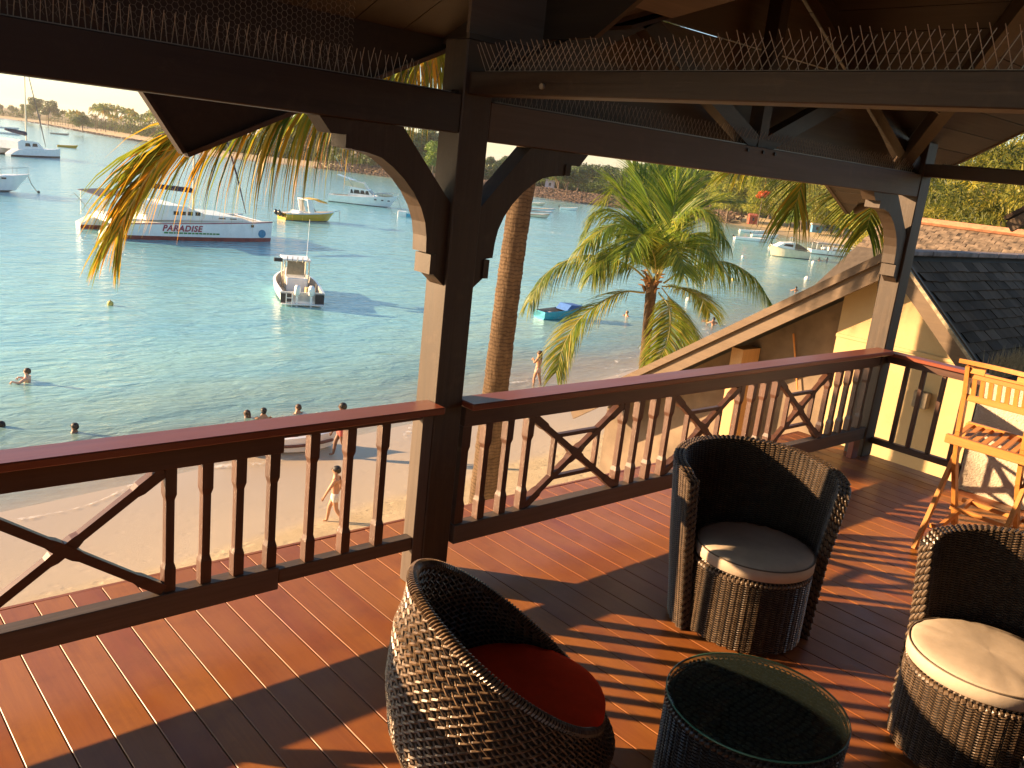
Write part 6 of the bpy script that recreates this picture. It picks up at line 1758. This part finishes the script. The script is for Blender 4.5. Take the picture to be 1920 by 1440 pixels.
for lab, x, y, L_, h_ in (("white skiff between the full palm and the cream cruiser, close to the right beach", 158.0, 101.0, 5.5, (0.75, -0.66)), ("short white boat just behind the cream cabin cruiser", 137.0, 83.5, 5.0, (0.9, -0.3)), ("white launch lying behind the railed excursion boat", 151.0, 80.5, 6.5, (0.75, -0.66))):
    pirogue(lab, (x, y), h_, L_, L_*0.3, [M_WHITE, M_DARK, M_WHITE], engine=True, name="small_boat")
# ------------------------------------------------------------------ people
SKIN = {k: simple("skin_"+k, c, 0.55, 0.06, 6) for k, c in (("tan", (0.42, 0.215, 0.12)), ("brown", (0.17, 0.085, 0.05)), ("fair", (0.60, 0.35, 0.25)))}
HAIR = {k: simple("hair_"+k, c, 0.6, 0.2, 20) for k, c in (("black", (0.012, 0.009, 0.008)), ("brown", (0.07, 0.035, 0.018)), ("blond", (0.30, 0.19, 0.08)))}
def cloth(n, c): return simple("cloth_"+n, c, 0.85, 0.1, 12)
def skinned(name, J, R, E, mat, parent, root=0, sub=2):
    me = bpy.data.meshes.new(name); me.from_pydata(J, E, []); me.materials.append(mat)
    me.attributes.new  # keep a plain edge mesh; the surface is grown by the modifiers
    o = link(name, me, parent)
    bm_layer = me.skin_vertices
    if not bm_layer:
        import bmesh
        bm = bmesh.new(); bm.from_mesh(me); bm.verts.layers.skin.verify(); bm.to_mesh(me); bm.free()
    sv = me.skin_vertices[0].data
    for i, r in enumerate(R): sv[i].radius = (r, r) if not hasattr(r, "__len__") else r; sv[i].use_root = (i == root)
    m = o.modifiers.new("skin", 'SKIN'); m.use_smooth_shade = True; m.branch_smoothing = 0.4
    s = o.modifiers.new("subdivision", 'SUBSURF'); s.levels = 1; s.render_levels = sub
    return o
POSES = {
 "walk": dict(le=(0.09, .135, .64), lw=(0.16, .12, .50), re=(-0.07, -.135, .64), rw=(-0.02, -.15, .49), lk=(-.03, .05, .275), la=(-.17, .05, .07), rk=(.09, -.05, .28), ra=(.12, -.05, .035)),
 "stand": dict(le=(0.0, .15, .64), lw=(0.05, .16, .49), re=(0.0, -.15, .64), rw=(0.05, -.16, .49), lk=(.01, .06, .27), la=(0, .065, .035), rk=(.01, -.06, .27), ra=(0, -.065, .035)),
 "tread": dict(le=(0.10, .20, .72), lw=(0.24, .20, .745), re=(0.10, -.20, .72), rw=(0.24, -.17, .745), lk=(.08, .06, .28), la=(0, .065, .06), rk=(.05, -.06, .28), ra=(-.04, -.065, .06)),
 "raise": dict(le=(0.06, .16, .68), lw=(0.13, .10, .80), re=(0.0, -.15, .64), rw=(0.06, -.14, .50), lk=(.06, .05, .275), la=(.05, .055, .035), rk=(-.05, -.05, .27), ra=(-.12, -.055, .05)),
}
def person(label, loc, rz, h, pose, skin, hair, bottom=None, top=None, dress=None, long_hair=False, group=None, lean=0.0):
    t = thing("person", label, "person", loc, rz, group); p = POSES[pose]
    S = lambda q: Vector((q[0]+lean*max(0, q[2]-0.5), q[1], q[2]))*h
    J = [(0, 0, .52), (0.005, 0, .61), (0.01, 0, .72), (0.008, 0, .80), (0.012, 0, .865), (0.022, 0, .925), (0.012, 0, .968),
         (0, .095, .795), p["le"], p["lw"], tuple(Vector(p["lw"])+Vector((.018, 0, -.045))), (0, -.095, .795), p["re"], p["rw"], tuple(Vector(p["rw"])+Vector((.018, 0, -.045))),
         (0, .052, .485), p["lk"], p["la"], tuple(Vector(p["la"])+Vector((.075, .01, -.02))), (0, -.052, .485), p["rk"], p["ra"], tuple(Vector(p["ra"])+Vector((.075, -.01, -.02))), (0.082, 0, .918)]
    R = [(.060, .085), (.055, .075), (.062, .088), (.050, .070), .031, (.060, .052), (.050, .045), .042, .027, .019, .014, .042, .027, .019, .014, .060, .038, .024, .018, .060, .038, .024, .018, .010]
    E = [(0, 1), (1, 2), (2, 3), (3, 4), (4, 5), (5, 6), (3, 7), (7, 8), (8, 9), (9, 10), (3, 11), (11, 12), (12, 13), (13, 14), (0, 15), (15, 16), (16, 17), (17, 18), (0, 19), (19, 20), (20, 21), (21, 22), (5, 23)]
    sc = lambda r: tuple(x*h for x in r) if hasattr(r, "__len__") else r*h
    skinned("body", [S(q) for q in J], [sc(r) for r in R], E, SKIN[skin], t)
    b = MB(); c = S((0.0, 0, .948)); b.ball(c, 0.070*h, 12, 8, (0.98, 0.90, 0.80))
    if long_hair: b.ball(S((-0.045, 0, .87)), 0.055*h, 10, 6, (0.7, 1.0, 1.9))
    else: b.ball(S((-0.03, 0, .925)), 0.052*h, 10, 6, (0.8, 1.05, 1.0))
    o = b.build("hair", HAIR[hair], t, smooth=True)
    if long_hair is not None: o["kind"] = "stuff"
    b = MB()
    for s in (1, -1): b.ball(S((0.077, s*0.021, .937)), 0.0075*h, 6, 4)
    tag(b.build("eyes", HAIR["black"], t), kind="stuff")
    b = MB()                                   # four fingers and a thumb on each hand
    for key, s in (("lw", 1), ("rw", -1)):
        w = Vector(p[key]); 
        for k, (l, dx) in enumerate(((.040, .014), (.046, .005), (.043, -.004), (.034, -.012))):
            a = w+Vector((.014+dx, 0, -.038)); b.tube([S(a), S(a+Vector((.010, -s*.004, -l*.55))), S(a+Vector((.012, -s*.014, -l)))], [.0062*h, .0056*h, .004*h], 5)
        a = w+Vector((.020, -s*.006, -.020)); b.tube([S(a), S(a+Vector((.022, -s*.008, -.014))), S(a+Vector((.028, -s*.012, -.030)))], [.0070*h, .0064*h, .0048*h], 5)
    tag(b.build("fingers", SKIN[skin], t, smooth=True), kind="stuff")
    L = lambda a, b_, u: tuple(Vector(a).lerp(Vector(b_), u))
    if bottom:
        Jb = [(0, 0, .535), (0, .055, .49), L((0, .052, .485), p["lk"], .55), (0, -.055, .49), L((0, -.052, .485), p["rk"], .55), (0.003, 0, .575)]
        skinned("shorts", [S(q) for q in Jb], [sc(r) for r in ((.070, .092), .072, .066, .072, .066, (.064, .086))], [(0, 1), (1, 2), (0, 3), (3, 4), (0, 5)], bottom, t)
    if top:
        Jt = [(0.004, 0, .575), (0.007, 0, .65), (0.011, 0, .73), (0.008, 0, .80), (0, .10, .795), L((0, .10, .795), p["le"], .55), (0, -.10, .795), L((0, -.10, .795), p["re"], .55)]
        skinned("shirt", [S(q) for q in Jt], [sc(r) for r in ((.068, .092), (.064, .086), (.070, .096), (.052, .074), .052, .044, .052, .044)], [(0, 1), (1, 2), (2, 3), (3, 4), (4, 5), (3, 6), (6, 7)], top, t)
    if dress:
        Jt = [(0.01, 0, .36), (0.006, 0, .50), (0.006, 0, .61), (0.011, 0, .72), (0.008, 0, .79)]
        skinned("dress", [S(q) for q in Jt], [sc(r) for r in ((.11, .13), (.092, .112), (.066, .086), (.070, .094), (.05, .078))], [(0, 1), (1, 2), (2, 3), (3, 4)], dress, t)
    return t
person("bare-chested boy in white patterned swim shorts walking on the wet sand", (10.42, 17.15, -6.86), math.atan2(0.62, -0.78), 1.5, "walk", "tan", "black", bottom=cloth("white_print", (0.62, 0.58, 0.52)))
person("man in a dark shirt and red striped shorts wading beside the dinghy", (13.35, 21.85, -7.12), math.atan2(0.5, -0.85), 1.72, "walk", "brown", "black", bottom=cloth("red_stripe", (0.50, 0.10, 0.08)), top=cloth("charcoal", (0.035, 0.037, 0.045)))
person("woman with long hair in a pale swimsuit splashing through the shallows", (26.2, 26.9, -7.42), math.atan2(0.9, -0.4), 1.68, "raise", "tan", "brown", bottom=cloth("pale_pink", (0.55, 0.33, 0.26)), long_hair=True)
person("girl in a pink top and dark shorts walking on the sand behind the railing", (29.4, 20.05, -6.82), math.atan2(-0.9, -0.3), 1.34, "walk", "brown", "black", bottom=cloth("black", (0.02, 0.02, 0.022)), top=cloth("pink", (0.60, 0.16, 0.24)))
person("girl in a yellow green dress walking beside the girl in pink", (30.25, 20.15, -6.82), math.atan2(-0.85, -0.5), 1.30, "raise", "brown", "black", dress=cloth("lime", (0.55, 0.56, 0.10)), long_hair=True)
sw = [
 ("red shouldered swimmer with arms forward, alone near the left edge", 7.4, 33.1, 0.70, "fair", "brown", 2.6, 1.7),
 ("swimmer with black hair, shoulder deep in front of the left railing", 7.3, 27.1, 0.82, "brown", "black", 2.2, 1.7),
 ("swimmer low in the water, cut by the left edge", 5.6, 28.4, 0.90, "brown", "black", 2.9, 1.7),
 ("long haired woman up to her neck, leftmost of three bathers above the rail", 12.6, 26.7, 0.84, "brown", "brown", 2.5, 1.6),
 ("bather with bare shoulders, middle of three just above the rail", 13.0, 26.3, 0.76, "tan", "black", 1.2, 1.7),
 ("bather with tied dark hair, rightmost of three just above the rail", 14.4, 26.5, 0.80, "tan", "brown", 2.0, 1.65),
 ("bather with orange swim cap tone hair beside the full palm trunk", 45.4, 38.6, 0.76, "tan", "blond", 3.0, 1.6),
 ("bather turned away, right of the full palm crown", 49.9, 34.7, 0.66, "tan", "black", 0.9, 1.7),
 ("smaller bather behind the one turned away", 50.8, 35.8, 0.72, "tan", "black", 2.1, 1.5),
 ("bather just above the yellow house verge", 59.8, 36.8, 0.70, "tan", "brown", 1.7, 1.65)]
for lab, x, y, k, sk, hr, rz, h in sw:
    person(lab, (x, y, Z_SEA-h*k), rz, h, "tread", sk, hr, long_hair="long haired" in lab)
far_sw = [(78.1, 45.4), (78.9, 44.3), (120.7, 67.3), (123.2, 67.4), (95.9, 49.8), (102.4, 53.0), (76.6, 42.4), (84, 43.5), (61.5, 37.6)]
proto_s = None; rnd = random.Random(8)
for i, (x, y) in enumerate(far_sw):
    if proto_s is None: proto_s = o = person("tiny distant bather in the water off the right beach", (x, y, Z_SEA-1.15), 1.0, 1.68, "tread", "tan", "black", group="distant bathers off the right beach")
    else: o = dup(proto_s, (x, y, Z_SEA-1.68*rnd.uniform(0.62, 0.78)), rnd.uniform(0, 6))

# ------------------------------------------------------------------ far shore: stones, huts, cars
M_STONE = simple("shore_stone", (0.14, 0.092, 0.064), 0.95, 0.4, 0.8, 0.5)
def rock(b, c, r, rnd):
    V = []
    for i, z in enumerate((-0.5, 0.25, 0.6)):
        for k in range(5):
            a = 2*PI*(k+0.5*i)/5; q = r*(1.0, 1.0, 0.5)[i]*rnd.uniform(0.7, 1.2)
            V.append((c[0]+q*math.cos(a), c[1]+q*math.sin(a), c[2]+z*r*rnd.uniform(.8, 1.1)))
    F = [(i*5+k, i*5+(k+1) % 5, (i+1)*5+(k+1) % 5, (i+1)*5+k) for i in range(2) for k in range(5)] + [(10, 11, 12, 13, 14)]
    b.add(V, F)
b = MB(); rnd = random.Random(12)
for p, n in zip(SP, SN):
    big = 140 < p[1] < 275 and p[0] > 140
    low = 380 < p[1] < 760
    if not (big or low): continue
    for k in range(170 if big else 34):
        o = rnd.uniform(-1.2, 8.0) if big else rnd.uniform(-3, 6)
        s = rnd.uniform(-0.5, 0.5)*(11 if big else 26)
        tdir = Vector((-n.y, n.x))
        z = Z_SEA + (0.1+max(0, o)*0.34 if big else 0.15)
        rock(b, (p[0]+n.x*o+tdir.x*s, p[1]+n.y*o+tdir.y*s, z), rnd.uniform(0.22, 0.52) if big else rnd.uniform(.25, .6), rnd)
tag(b.build("shore_rocks", M_STONE), kind="stuff")
M_WALL = simple("pale_wall", (0.55, 0.50, 0.43), 0.85, 0.1, 2)
M_CONC = simple("grey_concrete", (0.34, 0.31, 0.27), 0.85, 0.15, 2)
M_TILE = simple("orange_roof_tile", (0.42, 0.15, 0.065), 0.85, 0.2, 4)
M_THATCH = simple("brown_thatch", (0.18, 0.125, 0.075), 0.95, 0.3, 4)
def hut(name, label, loc, rz, w, d, h, wall, roofm, pitch=0.5, over=0.4, windows=2, cat="building", open_=False):
    t = thing(name, label, cat, loc, rz)
    if not open_:
        b = MB(); b.box(-w/2, w/2, -d/2, d/2, 0, h); b.build("wall", wall, t)
        for i in range(windows):
            x = -w/2+w*(i+0.5)/windows
            b = MB(); b.box(x-w*0.12, x+w*0.12, -d/2-0.03, -d/2+0.05, h*0.38, h*0.78); f = b.build("window", M_WIN, t)
    else:
        for sx in (-1, 1):
            for sy in (-1, 1):
                b = MB(); b.box(sx*(w/2-.1)-.08, sx*(w/2-.1)+.08, sy*(d/2-.1)-.08, sy*(d/2-.1)+.08, 0, h); b.build("post", M_BARGE, t)
    b = MB(); rh = pitch*d/2
    if pitch > 0.05:
        V = [(-w/2-over, -d/2-over, h), (w/2+over, -d/2-over, h), (w/2+over, d/2+over, h), (-w/2-over, d/2+over, h), (-w/2+over*.5, 0, h+rh+over*pitch), (w/2-over*.5, 0, h+rh+over*pitch)]
        b.add(V, [(0, 1, 5, 4), (2, 3, 4, 5), (1, 2, 5), (3, 0, 4), (3, 2, 1, 0)])
    else: b.box(-w/2-over, w/2+over, -d/2-over, d/2+over, h, h+0.35)
    b.build("roof", roofm, t); return t
RZ = math.radians(-45)
t = hut("concrete_villa", "grey villa with two stepped flat roofs above the stone shore", (236.0, 250.6, -4.6), RZ, 20, 10, 4.2, M_CONC, M_CONC, 0.0, 1.6, 5)
b = MB(); b.box(-5, 9, -1, 6, 4.56, 7.6); b.build("upper_storey", M_CONC, t); b = MB(); b.box(-6.5, 10.5, -2.5, 7, 7.6, 7.95); b.build("upper_roof", M_CONC, t)
hut("orange_roofed_house", "house with an orange tiled roof among trees, between post and brace", (218, 286, -5.7), RZ, 11, 8, 8.0, M_WALL, M_TILE, 0.7, 0.8, 3)
hut("beach_kiosk", "low white kiosk behind the stone revetment", (196, 226, -4.6), RZ, 5.5, 3, 2.0, M_WALL, M_CONC, 0.0, 0.2, 1)
hut("lilac_hut", "small pale lilac hut at the end of the stone revetment", (201, 211, -4.9), RZ, 3.0, 2.6, 2.4, simple("lilac_wall", (0.48, 0.46, 0.56), 0.8), M_CONC, 0.0, 0.2, 1)
hut("picnic_shelter", "open timber picnic shelter on the grass bank across the bay", (177, 301, -5.4), RZ, 4.5, 3.5, 2.2, M_WALL, M_THATCH, 0.35, 0.5, 0, open_=True)
hut("red_beach_booth", "small red booth under the casuarinas on the right beach", (183.6, 121.5, -6.0), RZ, 1.9, 1.9, 2.0, simple("red_booth", (0.50, 0.07, 0.035), 0.7, 0.1), simple("red_booth_roof", (0.42, 0.10, 0.06), 0.7), 0.4, 0.2, 1)
hut("blue_beach_stall", "small blue and white stall at the edge of the right beach", (187.0, 106.5, -6.0), RZ, 2.2, 1.6, 1.7, simple("blue_stall", (0.10, 0.28, 0.46), 0.7, 0.1), M_WALL, 0.0, 0.2, 1)
def car(label, loc, rz, paint):
    t = thing("parked_car", label, "car", loc, rz, "cars parked behind the right beach")
    b = MB(); b.prism([(-2.1, .35), (-2.15, .85), (-1.6, .98), (1.0, .95), (1.95, .80), (2.1, .4), (1.9, .28), (-1.9, .28)], -0.85, 0.85); b.build("body", paint, t)
    b = MB(); b.prism([(-1.7, .96), (-1.35, 1.42), (0.25, 1.45), (0.95, .96)], -0.74, 0.74); b.build("cabin", M_WIN, t)
    b = MB(); b.box(-1.33, 0.22, -0.70, 0.70, 1.42, 1.48, ch=0.02); b.build("roof", paint, t)
    for x in (-1.3, 1.3):
        for y in (-0.86, 0.74):
            b = MB(); b.tube([(x, y, .32), (x, y+.12, .32)], .32, 12); b.build("wheel", M_DARK, t)
pw = simple("white_car_paint", (0.75, 0.74, 0.72), 0.2, 0.03); pg_ = simple("grey_car_paint", (0.16, 0.16, 0.17), 0.2, 0.05)
for i, (x, y, p_, lab) in enumerate(((182.0, 88.5, pw, "white parked car behind the right beach, left of the others"), (184.5, 85.5, pg_, "dark grey parked car between two white cars behind the right beach"), (181.8, 82.0, pw, "white parked car beside the dark grey car behind the right beach"), (187.0, 90.5, pw, "white parked car farthest back behind the right beach"))):
    car(lab, (x, y, -6.0), RZ+0.5*i, p_)
# flame coloured blossom on a bare stem between the casuarinas
t = thing("flame_tree", "small tree with a flame orange flower head in front of the casuarinas", "tree", (172.5, 112.6, -6.0))
b = MB(); b.tube([(0, 0, 0), (0.2, 0.1, 4.0), (0, 0, 6.6)], [0.14, 0.10, 0.05], 6); b.build("trunk", M_BARK, t)
M_FLAME = leaf_material("flame_petals", [(0, (0.45, 0.06, 0.01)), (0.5, (0.62, 0.13, 0.015)), (1, (0.70, 0.24, 0.03))], 0.3)
link("crown", crown_mesh("crown", [((0, 0, 7.2), (1.3, 1.0, 0.8)), ((0.7, -0.6, 7.6), (0.8, 0.7, 0.5)), ((-0.6, 0.6, 6.7), (0.7, 0.7, 0.5))], 500, 0.34, M_FLAME, random.Random(3)), t)
t = thing("flag_pole", "tall thin pole standing above the far trees near the grey villa", "pole", (222, 242, -5.7))
b = MB(); b.tube([(0, 0, 0), (0, 0, 18.5)], [0.16, 0.07], 6); b.build("mast", M_CONC, t); b = MB(); b.ball((0, 0, 18.55), 0.16, 6, 4); b.build("finial", M_CONC, t)
# white beach parasol half hidden behind the rail
t = thing("beach_parasol", "white beach parasol showing just above the rail, left of the yellow house", "parasol", (14.35, 10.0, -6.2))
b = MB(); b.tube([(0, 0, 0), (0, 0, 4.62)], 0.03, 8); b.build("pole", M_TEAK[2], t)
b = MB(); V = [(0, 0, 4.72)] + [(0.75*math.cos(k*PI/4), 0.75*math.sin(k*PI/4), 4.45) for k in range(8)] + [(0.76*math.cos(k*PI/4), 0.76*math.sin(k*PI/4), 4.36) for k in range(8)]
b.add(V, [(0, 1+k, 1+(k+1) % 8) for k in range(8)] + [(1+k, 9+k, 9+(k+1) % 8, 1+(k+1) % 8) for k in range(8)]); b.build("canopy", simple("white_canvas", (0.66, 0.62, 0.56), 0.85), t)

# ------------------------------------------------------------------ sea air
hz = NT("haze_air"); vs = hz.n("VolumePrincipled"); vs.inputs["Color"].default_value = (0.95, 0.93, 0.90, 1); vs.inputs["Density"].default_value = 0.00018; vs.inputs["Anisotropy"].default_value = 0.35
hz.l(vs.outputs[0], hz.out.inputs["Volume"])
b = MB(); b.box(-3300, 3300, -3300, 4300, -12.5, 32.0); tag(b.build("haze", hz.m), kind="stuff")
